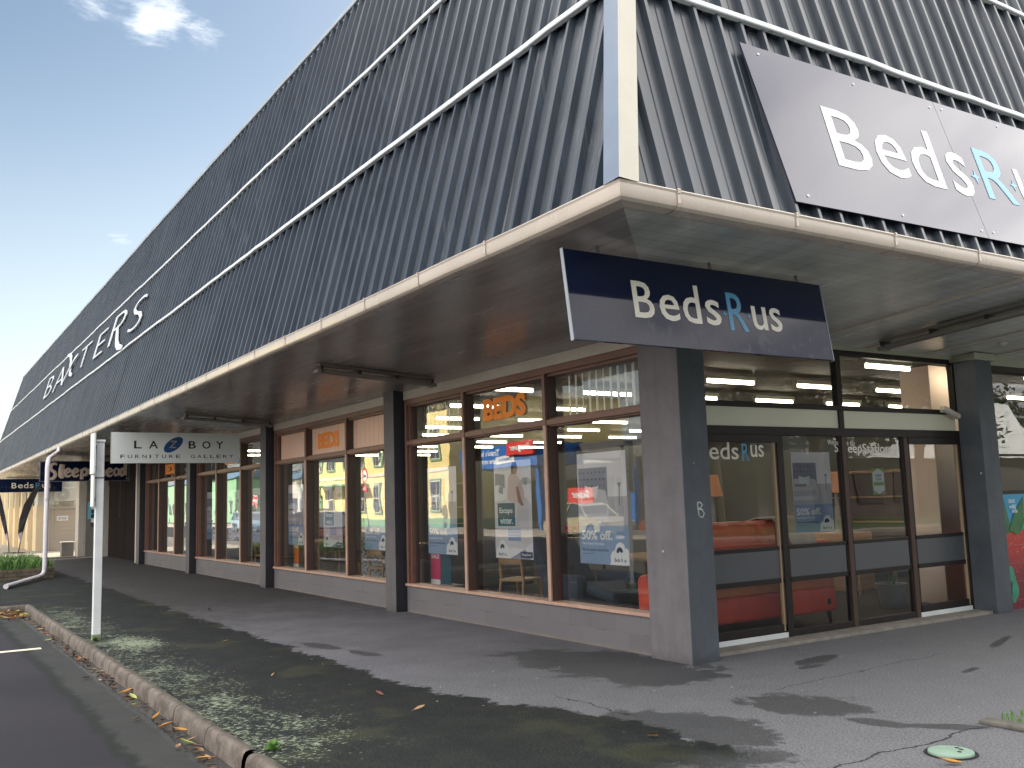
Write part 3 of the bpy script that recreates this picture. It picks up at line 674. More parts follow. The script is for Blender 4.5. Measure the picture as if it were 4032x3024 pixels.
for i, (a, b, slide) in enumerate(((.48, 1.755, True), (1.835, 2.832, False), (2.905, 3.975, False), (4.05, 5.10, True))):
    m2 = MB(); xs = (-.015, .026) if slide else (-.03, .022)
    bx(m2, a, b, .945, .985, M_alu, *xs); bx(m2, a, b, .60, .650, M_alu, *xs)
    if slide:
        bx(m2, a, b, 2.085, 2.165, M_alu, -.03, .045)
        bx(m2, a, b, .085, .17, M_alu, *xs)
        bx(m2, b-.05, b-.028, .10, 2.085, M_brass, -.014, .030); bx(m2, b-.028, b, .10, 2.085, M_alu_r, *xs); bx(m2, a, a+.04, .10, 2.085, M_alu, *xs)
        bx(m2, a, b, .030, .086, M_ftrack, -.02, .034)
    else:
        bx(m2, a, a+.03, .10, 2.165, M_alu, *xs); bx(m2, b-.03, b, .10, 2.165, M_alu, *xs)
    d = m2.build('door' if slide else 'side_light', shop, bevel=.003)
    m3 = MB(); bx(m3, a+.035, b-.045, .651, .944, M_kick, -.008, .018); m3.build('kick_panel', d)
    m3 = MB(); zt_ = 2.085 if slide else 2.165
    for z0, z1 in ((.16 if slide else .10, .602), (.984, zt_)):
        m3.quad((XD+.002, a+.03, z0), (XD+.002, b-.03, z0), (XD+.002, b-.03, z1), (XD+.002, a+.03, z1), M_glassB)
    m3.build('pane', d)
    F = (Vector((XD+.004, a, 0)), Y, Z, X)
    if i == 0:
        m3 = MB(); m3.text('Beds', F, (.13, .72, 1.905, 2.09), M_white_ink, off=.006, d=0, th=.002); m3.text('R', F, (.77, .88, 1.89, 2.075), M_blue_ink, off=.004, d=0, th=.002); m3.text('us', F, (.90, 1.10, 1.93, 2.06), M_white_ink, off=.006, d=0, th=.002); m3.build('lettering', d)
    if i == 2:
        m3 = MB(); m3.text('e to', F, (.04, .19, 2.06, 2.115), M_white_ink, off=.004, d=0, th=.002)
        m3.text('eepStation', F, (.06, .82, 1.945, 2.085), M_white_ink, off=.012, d=0, th=.002); m3.build('lettering', d)
    if i == 1:
        m3 = MB(); m3.text('Welcom', F, (.79, .985, 2.07, 2.125), M_white_ink, off=.004, d=0, th=.002)
        m3.text('Sl', F, (.90, .99, 1.985, 2.085), M_white_ink, off=.012, d=0, th=.002); m3.build('lettering', d)
# stepped boards where the soffit meets the shopfront
m2 = MB(); m2.box((XD-.02, .36, 3.176), (XD+.07, 5.12, 3.235), M_pelmet); m2.box((XD+.071, .36, 3.155), (XD+.10, 4.98, 3.21), M_pelmet)
m2.box((-.42, 5.05, 3.13), (-.06, 5.52, 3.215), M_pelmet); m2.box((XD+.0, 5.53, 3.10), (XD+.24, 16, 3.235), M_pelmet)
m2.build('pelmet_board', shop)
# window and painted wall past the right column
def mural_mat():
    m, t = mat('mural_paint'); x, y, z = t.xyz(t.coord())[:3]
    co = t.coord(); n = t.noise(co, 3, 4); zz_ = t.m('ADD', z, t.m('MULTIPLY', t.m('SUBTRACT', n, .5), .12))
    dv = t.m('ABSOLUTE', t.m('SUBTRACT', t.m('ADD', t.m('MULTIPLY', z, .55), y), 6.72)); 
    c = t.mix(t.ss(zz_, .3, .9), (.14, .008, .02), (.42, .018, .014))
    dots = t.m('MULTIPLY', t.ss(t.voro(co, 26), .20, .12), t.ss(t.m('ADD', t.m('SUBTRACT', 1.0, t.m('MULTIPLY', t.m('ABSOLUTE', t.m('SUBTRACT', zz_, .98)), 1.5)), t.m('MULTIPLY', n, .3)), .25, .75))
    c = t.mix(t.m('MAXIMUM', dots, t.m('MULTIPLY', t.ss(t.voro(co, 11), .12, .08), .9)), c, (.75, .42, .03))
    c = t.mix(t.ss(t.m('ABSOLUTE', t.m('SUBTRACT', t.m('FRACT', t.m('MULTIPLY', z, 4.4)), .5)), .012, .004), c, (.34, .14, .14))
    t.out(t.bsdf(c, .5)); return m
M_mural = mural_mat()
M_mblue = paint('mural_blue', (.03, .30, .52), .5, .05); M_mg1 = paint('mural_green', (.02, .14, .035), .5, .35, 4); M_mg2 = paint('mural_teal', (.03, .25, .15), .5, .3, 9)
m2 = MB(); m2.box((-.45, 5.47, -.03), (-.20, 16, 1.06), M_mural); m2.box((-.45, 5.47, 1.06), (-.201, 16, 1.44), M_mblue)
F = (Vector((-.20, 5.47, 0)), Y, Z, X)
def leafshape(pts, m, d): m2.prism(pts, F, d, d+.003, m)
leafshape([(.11, .93), (.16, 1.38), (.28, 1.02), (.24, .95)], M_mg1, .001)
leafshape([(.22, .98), (.36, 1.18), (.62, 1.40), (.56, 1.0), (.40, .92)], M_mg1, .006)
leafshape([(.48, .98), (.62, 1.16), (.85, 1.30), (.9, 1.0)], M_mg2, .011)
for cy, cz, r in ((.18, .44, .10), (.22, .36, .08), (.24, .24, .11), (.2, .15, .07)):
    m2.disc(F[0]+Y*cy+Z*cz+X*(.002+.004*r*10), Y, Z, r*.7, r, M_mg2, 20, X, .003)
m2.text('CREATE', F, (.24, .40, 1.325, 1.37), M_roofwhite, off=.01, d=.014); m2.text('wild', F, (.26, .40, 1.255, 1.31), M_roofwhite, off=.01, d=.014); m2.text('side', F, (.32, .44, 1.20, 1.255), M_roofwhite, off=.01, d=.014)
m2.build('painted_wall', shop)
m2 = MB(); m2.box((-.44, 5.47, 1.44), (-.19, 16, 1.485), M_alu); m2.box((-.40, 5.47, 3.03), (-.2, 16, 3.10), M_alu); m2.box((-.38, 5.47, 1.485), (-.22, 5.52, 3.03), M_alu)
m2.box((-.36, 5.47, 1.93), (-.24, 9, 1.955), M_alu); m2.box((-.36, 8.0, 1.485), (-.24, 8.06, 3.03), M_alu)
wn = m2.build('window', shop); m3 = MB(); m3.quad((-.30, 5.5, 1.48), (-.30, 16, 1.48), (-.30, 16, 3.05), (-.30, 5.5, 3.05), M_glassB); m3.build('pane', wn)

# recessed staff entrance at the far end and the wing wall
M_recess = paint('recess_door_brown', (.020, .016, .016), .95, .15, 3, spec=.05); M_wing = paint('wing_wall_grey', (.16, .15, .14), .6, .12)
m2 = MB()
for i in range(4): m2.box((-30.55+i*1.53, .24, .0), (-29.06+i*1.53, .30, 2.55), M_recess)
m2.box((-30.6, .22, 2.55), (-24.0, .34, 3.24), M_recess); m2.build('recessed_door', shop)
m2 = MB(); m2.box((-31.5, -.42, -.02), (-31.2, .3, 3.2), M_wing); m2.box((-32.2, -.62, -.02), (-31.5, -.40, 3.24), M_board); m2.build('wing_wall', shop, bevel=.006)
m2 = MB(); m2.box((-30.62, .05, -.02), (-30.50, .24, 3.22), M_board); m2.build('door_post', shop)
m2 = MB(); m2.box((-24.65, .0, -.02), (-24.50, .3, 3.2), M_board); m2.build('door_post', shop)
m2 = MB(); m2.box((-24.45, .2, 0), (-24.0, .3, 3.2), M_recess); m2.build('wall', shop)

# interior shell
M_intwall = paint('showroom_wall', (.22, .225, .21), .8, .05, 1, 0); M_ceil = paint('showroom_ceiling', (.10, .088, .078), .7, .12, .8, 0); M_carpet = paint('showroom_carpet', (.060, .056, .052), .95, .2, 6, .1)
M_peachw = paint('partition_peach', (.95, .76, .64), .6, .03, 1, 0)
m2 = MB(); m2.quad((-31.1, .3, .02), (XD-.06, .3, .02), (XD-.06, 14, .02), (-31.1, 14, .02), M_carpet); m2.build('showroom_floor', shop)
m2 = MB(); m2.quad((-31.1, .28, 3.22), (-31.1, 14, 3.22), (XD-.06, 14, 3.22), (XD-.06, .28, 3.22), M_ceil); m2.build('showroom_ceiling', shop)
m2 = MB(); m2.quad((-31.1, 13, 0), (XD, 13, 0), (XD, 13, 3.22), (-31.1, 13, 3.22), M_intwall)
m2.quad((-24.1, .3, 0), (-24.1, 13, 0), (-24.1, 13, 3.22), (-24.1, .3, 3.22), M_intwall); m2.build('showroom_wall', shop)
m2 = MB(); m2.box((-1.45, 5.50, .02), (-1.0, 6.3, 3.2), M_peachw); m2.build('display_partition', shop)
m2 = MB(); m2.box((-15.5, 6.5, .02), (-7.2, 6.62, 2.6), M_intwall); m2.box((-10.2, 7.9, .02), (-5.2, 8.0, 2.35), M_intwall); m2.build('display_partition', shop)

# roof lettering (thin brushed capitals between the two bands)
mb = MB()
def stroke(mb, pts, ws, fr, d, m):
    L_, R_ = [], []
    for i, p in enumerate(pts):
        a = Vector(pts[max(i-1, 0)]); b = Vector(pts[min(i+1, len(pts)-1)]); t_ = (b-a).normalized(); n_ = Vector((-t_.y, t_.x))
        L_.append(Vector(p)+n_*ws[i]/2); R_.append(Vector(p)-n_*ws[i]/2)
    for i in range(len(pts)-1): mb.prism([R_[i], R_[i+1], L_[i+1], L_[i]], fr, d, d+.02, m)
for ch, u0, u1, v0, v1 in (('B', -30.85, -29.2, 2.22, 3.0), ('A', -28.40, -26.1, 2.18, 2.94), ('T', -23.4, -21.65, 2.26, 2.93), ('E', -20.40, -19.10, 2.18, 2.88), ('S', -15.75, -14.4, 2.08, 2.86), ('R', -18.25, -16.7, 2.18, 2.98), ('X', 0, 0, 0, 0)):
    mb = MB()
    if ch == 'X':
        stroke(mb, [(-27.0, 3.29), (-26.3, 3.22), (-25.75, 3.02), (-25.2, 2.65), (-24.75, 2.36), (-24.15, 2.25)], [.08, .14, .18, .19, .15, .09], FA, .012, M_band)
        stroke(mb, [(-25.75, 2.25), (-25.2, 2.52), (-24.5, 2.80), (-23.95, 2.86)], [.11, .12, .12, .09], FA, .036, M_band)
    else: mb.text('P' if ch == 'R' else ch, FA, (u0, u1, v0, v1), M_band, off=-.020, d=.004, th=.02)
    if ch == 'R': stroke(mb, [(-17.5, 2.56), (-17.15, 2.28), (-16.85, 2.06), (-16.45, 1.90), (-15.85, 1.80)], [.16, .19, .19, .16, .10], FA, .012, M_band)
    mb.build('roof_letter', shop)
# downpipe from the gutter, across the footpath to the kerb
m2 = MB()
m2.tube([(-22.3, -2.50, 3.37), (-22.2, -2.53, 3.27), (-21.6, -2.68, 3.18), (-20.2, -3.0, 2.98), (-19.5, -3.10, 2.86), (-19.4, -3.12, 2.7), (-19.4, -3.12, .30), (-19.38, -3.13, .17), (-19.25, -3.18, .11), (-19.0, -3.27, .085), (-16.5, -4.20, .06)], .055, M_pvc, 12)
m2.tube([(-19.4, -3.12, 1.9), (-19.4, -3.12, 1.97)], .062, M_pvc, 12)
dp = m2.build('downpipe', shop, smooth=True)

# ------------------------------------------------------------------ signs
def hook(mb, x, y, z0, z1):
    mb.tube([(x, y, z1), (x, y, z1-.02)], .012, M_steel, 8)
    mb.tube([(x, y, z1-.015), (x, y, z0+.03)], .004, M_steel, 6)
    k = 12; mb.tube([(x, y+.014*math.cos(2*math.pi*i/k), z0+.018+.014*math.sin(2*math.pi*i/k)) for i in range(k+1)], .004, M_steel, 6, caps=False)
    mb.tube([(x, y, z0+.006), (x, y, z0-.01)], .007, M_steel, 6)
def star(mb, fr, cu, cv, r, m, d):
    mb.prism([(cu+(r if i % 2 == 0 else r*.32)*math.sin(math.pi*i/4), cv+(r if i % 2 == 0 else r*.32)*math.cos(math.pi*i/4)) for i in range(8)], fr, d, d+.002, m)
def beds_logo(mb, fr, u0, u1, v0, v1, m1, m2_, d, off=.012, th=.002):
    """the words of the shop sign: 'Beds', a four-point star, a blue 'R', a star, 'us' (v0 baseline, v1 cap height)"""
    W_ = u1-u0; H = v1-v0
    mb.text('B', fr, (u0, u0+.125*W_, v0, v1), m1, off, d, th); mb.text('e', fr, (u0+.160*W_, u0+.285*W_, v0-.01*H, v0+.72*H), m1, off, d, th)
    mb.text('d', fr, (u0+.310*W_, u0+.425*W_, v0-.01*H, v0+1.08*H), m1, off, d, th); mb.text('s', fr, (u0+.460*W_, u0+.560*W_, v0-.01*H, v0+.72*H), m1, off, d, th)
    mb.text('R', fr, (u0+.615*W_, u0+.748*W_, v0-.10*H, v1), m2_, off*.8, d, th)
    star(mb, fr, u0+.588*W_, v0+.36*H, .10*H, m2_, d); star(mb, fr, u0+.760*W_, v0+.36*H, .10*H, m2_, d)
    mb.text('us', fr, (u0+.785*W_, u1, v0-.01*H, v0+.70*H), m1, off, d, th)
def hanging_sign(name, x, y0, y1, z0, z1, label, m, hooks=True, group='signs hanging under the canopy'):
    r = root(name, (x, (y0+y1)/2, z0), label, 'sign', None)
    mb = MB(); mb.box((x-.012, y0, z0), (x+.012, y1, z1), m); p = mb.build('sign_board', bevel=.002); adopt(p, r)
    mb = MB(); 
    for a, b in (((y0-.006, z0-.004), (y0-.0005, z1+.004)), ((y1+.0005, z0-.004), (y1+.006, z1+.004))):
        mb = MB(); mb.box((x-.016, a[0], a[1]), (x+.016, b[0], b[1]), M_edge); adopt(mb.build('edge_trim'), r)
    for f in (.12, .53, .90):
        mb = MB(); y = y0+(y1-y0)*f; hook(mb, x, y, z1, min(zsA(y) if x < -1 else 9, zsB(x))); adopt(mb.build('hook', smooth=True), r)
    return r, (Vector((x+.012, y0, z0)), Y, Z, X)
r, F = hanging_sign('hanging_sign', 1.47, -2.39, .275, 2.612, 3.274, 'navy sign hung over the corner, pale lettering with blue R, nearest under the canopy', M_navy)
mb = MB(); beds_logo(mb, F, .575, 2.11, .205, .485, M_white_ink, M_blue_ink, .001, .006); adopt(mb.build('lettering'), r)
pv = Vector((1.47, 0, 3.33)); bpy.context.view_layer.update(); r.matrix_world = Matrix.Translation(pv) @ Matrix.Rotation(R(-8), 4, 'Y') @ Matrix.Translation(-pv) @ r.matrix_world
r, F = hanging_sign('hanging_sign', -14.06, -2.585, .04, 2.552, 3.19, 'beige sign with wide black capitals and a blue oval bearing a white Z', M_signback)
r.children[0].data.materials[0] = M_laz
mb = MB(); 
LW = 2.625
def lz(a): return a*LW
def lz_char(ch, a, b, v0, v1, off):
    mb = MB(); mb.text(ch, F, (lz(a), lz(b), v0, v1), M_black, off, .001, .002); adopt(mb.build('letter'), r)
for ch, a, b in (('L', .168, .225), ('A', .280, .350), ('B', .588, .645), ('O', .696, .762), ('Y', .806, .868)): lz_char(ch, a, b, .305, .465, .012)
mb = MB(); mb.disc(F[0]+Y*lz(.468)+Z*.385+X*.001, (Y*.80+Z*.60).normalized(), (Z*.80-Y*.60).normalized(), .228, .118, M_lazblue, 40, X, .002)
mb.text('Z', F, (lz(.432), lz(.500), .315, .47), M_laz, .016, .004, .002, shear=.18); adopt(mb.build('logo_oval'), r)
u = .068
for ch in 'FURNITURE': lz_char(ch, u, u+(.010 if ch == 'I' else .032), .105, .175, .004); u += (.040 if ch == 'I' else .0545)
u = .606
for ch in 'GALLERY': lz_char(ch, u, u+.034, .105, .175, .004); u += .0515
M_brush = paint('brush_cream', (.60, .47, .38), .4, .06)
r, F = hanging_sign('hanging_sign', -26.0, -2.56, .055, 2.565, 3.205, 'dark blue sign with cream brush script, half hidden by the white post', M_navy)
mb = MB(); SW = 2.615
# brush script strokes, unit square per letter -> (u, v)
strokes = {
 'S': (.02, .185, .10, .93, [[(.86, .90, .10), (.62, .98, .15), (.30, .84, .19), (.34, .60, .19), (.66, .44, .20), (.72, .22, .20), (.42, .04, .18), (.06, .10, .10)]]),
 'l': (.205, .255, .22, .86, [[(.6, 1, .26), (.45, .5, .3), (.5, .05, .3), (.95, .08, .2)]]),
 'e': (.255, .345, .22, .60, [[(.10, .48, .12), (.60, .55, .2), (.85, .80, .2), (.50, 1.0, .2), (.15, .62, .26), (.25, .12, .25), (.65, .02, .2), (.98, .25, .12)]]),
 'p': (.44, .535, .10, .60, [[(.2, .98, .16), (.22, .5, .2), (.2, .0, .2)], [(.22, .82, .16), (.6, 1, .18), (.9, .75, .2), (.7, .42, .18), (.25, .42, .1)]]),
 'y': (.54, .65, .05, .60, [[(.08, 1, .14), (.2, .62, .17), (.5, .55, .15), (.75, .98, .14)], [(.78, 1, .14), (.65, .5, .16), (.45, .08, .15), (.1, .0, .1)]]),
 'h': (.64, .74, .22, .86, [[(.2, 1, .14), (.18, .5, .16), (.15, .02, .16)], [(.2, .45, .12), (.55, .62, .14), (.75, .4, .15), (.8, .02, .13)]]),
 'a': (.80, .885, .22, .60, [[(.85, .85, .16), (.4, 1, .18), (.12, .5, .22), (.4, .04, .18), (.8, .4, .16)], [(.88, .95, .2), (.82, .4, .2), (.98, .05, .14)]]),
 'd': (.885, .98, .22, .88, [[(.75, .48, .12), (.4, .58, .14), (.1, .3, .17), (.35, .03, .14), (.75, .2, .14)], [(.98, 1, .18), (.84, .5, .18), (.86, .05, .16)]])}
def put(ch, u0, u1, v0, v1):
    for st in strokes[ch][4]:
        pts = []; q = [Vector((a, b, c)) for a, b, c in st]
        for i in range(len(q)-1):
            p0, p1, p2, p3 = q[max(i-1, 0)], q[i], q[i+1], q[min(i+2, len(q)-1)]
            for k in range(5):
                t_ = k/5; pts.append(.5*((2*p1)+(-p0+p2)*t_+(2*p0-5*p1+4*p2-p3)*t_*t_+(-p0+3*p1-3*p2+p3)*t_**3))
        pts.append(q[-1]); w_ = SW*(u1-u0); h_ = v1-v0
        mb.tube([F[0]+Y*(SW*u0+p.x*w_)+Z*(v0+p.y*h_)+X*.004 for p in pts], [max(.014, p.z*.5*h_*(1.0 if ch == 'S' else 1.55)) for p in pts], M_brush, 8, flat=X)
Hh = .64
for ch, u0, u1, v0, v1 in (('S', .085, .20, .11, .90), ('l', .215, .26, .25, .84), ('e', .265, .345, .25, .62), ('e', .350, .43, .25, .62), ('p', .44, .53, .10, .62), ('y', .535, .635, .08, .62), ('h', .64, .73, .25, .84), ('e', .735, .81, .25, .62), ('a', .815, .89, .25, .62), ('d', .89, .96, .25, .86)): put(ch, u0, u1, v0*Hh, v1*Hh)
adopt(mb.build('lettering', smooth=True), r)
mb = MB(); 
for a, b in (((.012, .008), (SW-.012, .016)), ((.012, Hh-.018), (SW-.012, Hh-.010)), ((.012, .0165), (.020, Hh-.0185)), ((SW-.020, .0165), (SW-.012, Hh-.0185))):
    mb.prism([(a[0], a[1]), (b[0], a[1]), (b[0], b[1]), (a[0], b[1])], F, .001, .002, M_edge)
adopt(mb.build('border'), r)
r, F = hanging_sign('hanging_sign', -39.05, -2.95, -.21, 2.545, 3.11, 'navy sign farthest along the canopy, behind the feather flags', M_navy)
mb = MB(); beds_logo(mb, F, .78, 2.28, .17, .40, M_white_ink, M_blue_ink, .001, .006); adopt(mb.build('lettering'), r)

# big panel sign on the roof: sheets with a visible seam
def navy_panel():
    m, t = mat('sign_navy_panel'); co = t.coord()
    n = t.noise(co, .9, 3, .5)
    t.out(t.bsdf((.022, .026, .066), t.m('ADD', .17, t.m('MULTIPLY', n, .08)), 0.0, 1.0, t.bump(t.noise(co, 1.3, 2), .025, .05), 1.0, .06)); return m
M_navyp = navy_panel()
for nd in M_navyp.node_tree.nodes:
    if nd.type == 'BSDF_PRINCIPLED': nd.inputs['IOR'].default_value = 1.36; nd.inputs['Coat IOR'].default_value = 1.36
r = root('roof_sign', (2.2, -.9, 3.7), 'large glossy navy panel sign fixed on the ribbed roof above the gutter', 'sign')
for poly in ([(-.85, .12), (1.596, .158), (1.492, 1.542), (-.955, 1.496)], [(1.601, .158), (4.15, .20), (4.05, 1.59), (1.497, 1.542)]):
    mb = MB(); mb.prism(poly, FB, -.022, -.010, M_navyp); adopt(mb.build('sign_panel'), r)
mb = MB(); W2 = 3.62
kw = dict(off=.002, d=-.008, th=.002)
for ch, m, u0, u1, v0, v1 in (('B', M_roofwhite, -.205, .255, .545, 1.095), ('e', M_roofwhite, .355, .745, .575, .985), ('d', M_roofwhite, .825, 1.215, .575, 1.155), ('s', M_roofwhite, 1.355, 1.655, .560, 1.005), ('R', M_skyblue, 1.86, 2.35, .60, 1.13), ('u', M_roofwhite, 2.46, 2.80, .60, 1.02), ('s', M_roofwhite, 2.92, 3.22, .60, 1.03)):
    mb = MB(); mb.text(ch, FB, (u0, u1, v0, v1), m, **kw); adopt(mb.build('letter'), r)
for u, v, q in ((1.755, .80, .075), (2.375, .82, .065)):
    mb = MB(); star(mb, FB, u, v, q, M_skyblue, -.008); adopt(mb.build('star'), r)
for u, v in ((-.78, 1.43), (-.70, .19), (.35, 1.44), (.42, .20), (1.41, 1.46), (1.52, .22), (1.60, 1.48), (1.70, .23), (2.5, 1.5)):
    mb = MB(); mb.disc(P(FB, u, v, -.010), FB[1], FB[2], .011, .011, M_roofwhite, 10, FB[3], .006); adopt(mb.build('screw'), r)

# ------------------------------------------------------------------ posters in the windows
M_ppaper = sheet('poster_paper', (.93, .90, .92)); M_pblue = sheet('poster_slate_blue', (.33, .46, .66)); M_pwhite = sheet('poster_white', (.96, .96, .96))
M_pgrey = paint('poster_headboard', (.30, .30, .36), .4, .1, 14, 0); M_pgrey2 = paint('poster_button', (.12, .12, .15), .4, .1); M_pbed = sheet('poster_bedding', (.78, .75, .76)); M_pbase = sheet('poster_bed_base', (.62, .59, .62))
M_pink = sheet('poster_blush', (.78, .62, .60)); M_skin = paint('poster_skin', (.38, .22, .15), .4, .06); M_hair = paint('poster_hair', (.04, .03, .03), .4, .1); M_teal = paint('poster_teal', (.035, .11, .16), .4, .05); M_pgreen = paint('poster_plant', (.14, .20, .16), .4, .2, 20, 0)
M_pnavy = paint('poster_navy', (.02, .035, .09), .4, .05); M_throw = paint('poster_throw', (.42, .28, .22), .4, .1, 9, 0)
def cloud_badge(mb, F, u, v, w_, d):
    pts = []
    for cx, cy, r_, a0, a1 in ((1.0, .0, .0, 0, 0),):
        pass
    k = 10
    for cx, cy, rr, a0, a1 in ((.30, .22, .24, 200, 95), (.58, .44, .28, 150, 40), (.86, .36, .18, 110, 60)):
        for i in range(k+1): a = R(a0+(a1-a0)*i/k); pts.append((u+w_*(cx+rr*math.cos(a)), v+w_*(cy+rr*math.sin(a))))
    pts = [(u+w_*.02, v)]+pts+[(u+w_, v+w_*.45), (u+w_, v)]
    mb.prism(pts[::-1], F, d, d+.0005, M_pwhite)
    cx, cy = u+w_*.54, v+w_*.40; r0, r1 = w_*.17, w_*.06
    arc = [(cx+r0*math.cos(R(10+i*17)), cy+r0*math.sin(R(10+i*17))) for i in range(11)]+[(cx+r1*math.cos(R(180-i*17)), cy-.01+r1*math.sin(R(180-i*17))) for i in range(11)]
    mb.prism(arc, F, d+.0005, d+.001, M_pnavy)
    mb.text('Beds R us', F, (u+w_*.26, u+w_*.86, v+w_*.10, v+w_*.22), M_pnavy, .01, d+.0005, .0004)
def poster_bed(F, w_, h_):
    mb = MB(); mb.prism([(0, 0), (w_, 0), (w_, h_), (0, h_)], F, -.002, 0, M_ppaper)
    q = lambda a, b: (a*w_, b*h_)
    def rect(a0, a1, b0, b1, m, d): mb.prism([q(a0, b0), q(a1, b0), q(a1, b1), q(a0, b1)], F, d, d+.0005, m)
    rect(0, 1, 0, .345, M_pblue, .0003); rect(0, 1, .345, .60, M_pbase, .0004)
    rect(.02, .62, .55, .865, M_pgrey, .0006)
    for i in range(7):
        for j in range(4): mb.disc(F[0]+F[1]*((.06+.083*i)*w_)+F[2]*((.64+.06*j)*h_)+F[3]*.0013, F[1], F[2], .013*w_, .010*h_, M_pgrey2, 8)
    mb.prism([q(.0, .40), q(.62, .40), q(.64, .52), q(.58, .655), q(.40, .675), q(.0, .665)], F, .0016, .0021, M_pbed)
    mb.prism([q(.17, .60), q(.40, .585), q(.44, .70), q(.30, .685), q(.15, .705)], F, .0024, .0029, M_pwhite)
    rect(0, .60, .45, .52, M_pbase, .0024); rect(.04, .34, .57, .60, M_throw, .0030); rect(.66, .92, .38, .52, M_pbase, .0026)
    mb.prism([q(.84, .52), q(.86, .52), q(.87, .68), q(.90, .72), q(.82, .72), q(.85, .68)], F, .0026, .0031, M_pgrey)
    mb.text('50% off.', F, (.05*w_, .68*w_, .215*h_, .300*h_), M_pwhite, .03, .001, .0005)
    mb.text('Sanctuary Europa.', F, (.06*w_, .52*w_, .165*h_, .195*h_), M_pwhite, .01, .001, .0005)
    mb.text('Plus 30 months interest free.', F, (.06*w_, .60*w_, .115*h_, .140*h_), M_pnavy, .01, .001, .0005)
    mb.text('terms and conditions apply', F, (.06*w_, .30*w_, .085*h_, .097*h_), M_pnavy, .0, .001, .0005)
    cloud_badge(mb, F, .61*w_, 0.002, .385*w_, .0012); return mb
def poster_person(F, w_, h_):
    mb = MB(); mb.prism([(0, 0), (w_, 0), (w_, h_), (0, h_)], F, -.002, 0, M_ppaper)
    q = lambda a, b: (a*w_, b*h_)
    def poly(pts, m, d): mb.prism([q(*p) for p in pts], F, d, d+.0005, m)
    poly([(.03, .72), (.30, .70), (.30, .86), (.03, .88)], M_pgrey, .0003); poly([(0, .60), (.26, .58), (.30, .72), (.10, .76), (0, .74)], M_pwhite, .0009); poly([(.12, .68), (.24, .655), (.26, .73), (.15, .74)], M_pgrey, .0015)
    for i in range(9):
        a = R(20+i*17); cx, cy = .86, .74; poly([(cx, cy), (cx+.16*math.cos(a)-.02, cy+.075*math.sin(a)), (cx+.17*math.cos(a)+.01, cy+.085*math.sin(a))], M_pgreen, .0004+.00005*i)
    poly([(.0, .10), (.22, .12), (.78, .10), (1.0, .18), (1.0, .52), (.86, .62), (.60, .57), (.30, .60), (.0, .575)], M_pbed, .0016)
    for i in range(6): poly([(.60+.055*i, .16), (.612+.055*i, .16), (.66+.05*i, .50), (.645+.05*i, .50)], M_pbase, .0022)
    poly([(.40, .0), (.72, .08), (.80, .10), (.95, .0)], M_pgrey, .0022)
    # seated figure: blush blouse, skirt, head, arm, hair
    poly([(.36, .60), (.40, .82), (.47, .875), (.60, .87), (.72, .79), (.80, .70), (.82, .60), (.70, .56), (.50, .575)], M_pink, .0022)
    poly([(.60, .72), (.66, .74), (.74, .60), (.80, .545), (.75, .53), (.66, .575)], M_skin, .0028)
    poly([(.53, .86), (.62, .86), (.655, .92), (.64, .965), (.55, .955), (.52, .90)], M_skin, .0028)
    poly([(.49, .87), (.53, .86), (.545, .93), (.64, .955), (.62, .985), (.54, .985), (.49, .95)], M_hair, .0034)
    poly([(.09, .33), (.56, .33), (.56, .565), (.09, .565)], M_teal, .0034)
    mb.text('Escape', F, (.14*w_, .50*w_, .445*h_, .52*h_), M_pwhite, .02, .004, .0005); mb.text('winter.', F, (.15*w_, .50*w_, .35*h_, .42*h_), M_pwhite, .02, .004, .0005)
    poly([(.36, .18), (.70, .18), (.70, .30), (.36, .30)], M_pblue, .0034)
    for i in range(3): mb.text('sleep warm this winter', F, (.38*w_, .66*w_, (.275-.03*i)*h_, (.288-.03*i)*h_), M_pwhite, .0, .004, .0005)
    poly([(.68, .015), (.99, .015), (.99, .075), (.68, .075)], M_pnavy, .0034); mb.text('Sleepyhead', F, (.71*w_, .95*w_, .028*h_, .06*h_), M_pwhite, .01, .004, .0005)
    cloud_badge(mb, F, .0, 0.002, .36*w_, .0040); return mb
PL = {(0, 0): 'bed poster nearest the left edge of the closest window bay, above a pink display panel', (0, 1): 'poster of a seated woman in the middle pane of the closest window bay', (0, 2): 'large bed poster in the window pane right beside the corner column',
      (1, 0): 'bed poster in the bay with peach blinds, above the orange display panel', (1, 1): 'poster of a seated woman in the middle pane of the bay with peach blinds', (1, 2): 'bed poster in the bay with peach blinds, beside the patterned curtain',
      (2, 0): 'small far bed poster in the first pane of the third window bay', (2, 1): 'far poster of a seated woman in the middle of the third window bay', (2, 2): 'far bed poster in the last pane of the third window bay'}
for b in range(3):
    L = BAYS[b]
    for k, (u0, u1) in enumerate(((.39, 1.24), (2.23, 3.08), (4.02, 4.875))):
        top = 2.045 if b == 0 else 1.98
        F = (Vector((L+u0, YG+.03, .838)), X, Z, Vector((0, -1, 0)))
        mb = (poster_person if k == 1 else poster_bed)(F, u1-u0, top-.838)
        o = mb.build('poster'); tag(o, PL[(b, k)], 'poster', 'sale posters behind the glass')
F = (Vector((XD-.012, 2.02, 1.105)), Y, Z, X)
o = poster_bed(F, .635, .88).build('poster'); tag(o, 'bed poster taped to the glass door side of the shopfront', 'poster', 'sale posters behind the glass')
M_lime = paint('notice_green', (.25, .42, .12), .5, .06)
mb = MB(); F = (Vector((XD-.012, 3.39, 1.49)), Y, Z, X); mb.prism([(0, 0), (.225, 0), (.225, .31), (0, .31)], F, -.002, 0, M_lime)
mb.prism([(.01, .05), (.11, .005), (.215, .05), (.215, .26), (.11, .305), (.01, .26)], F, .0004, .001, M_pwhite); mb.prism([(.02, .105), (.205, .105), (.205, .145), (.02, .145)], F, .0014, .002, M_lime)
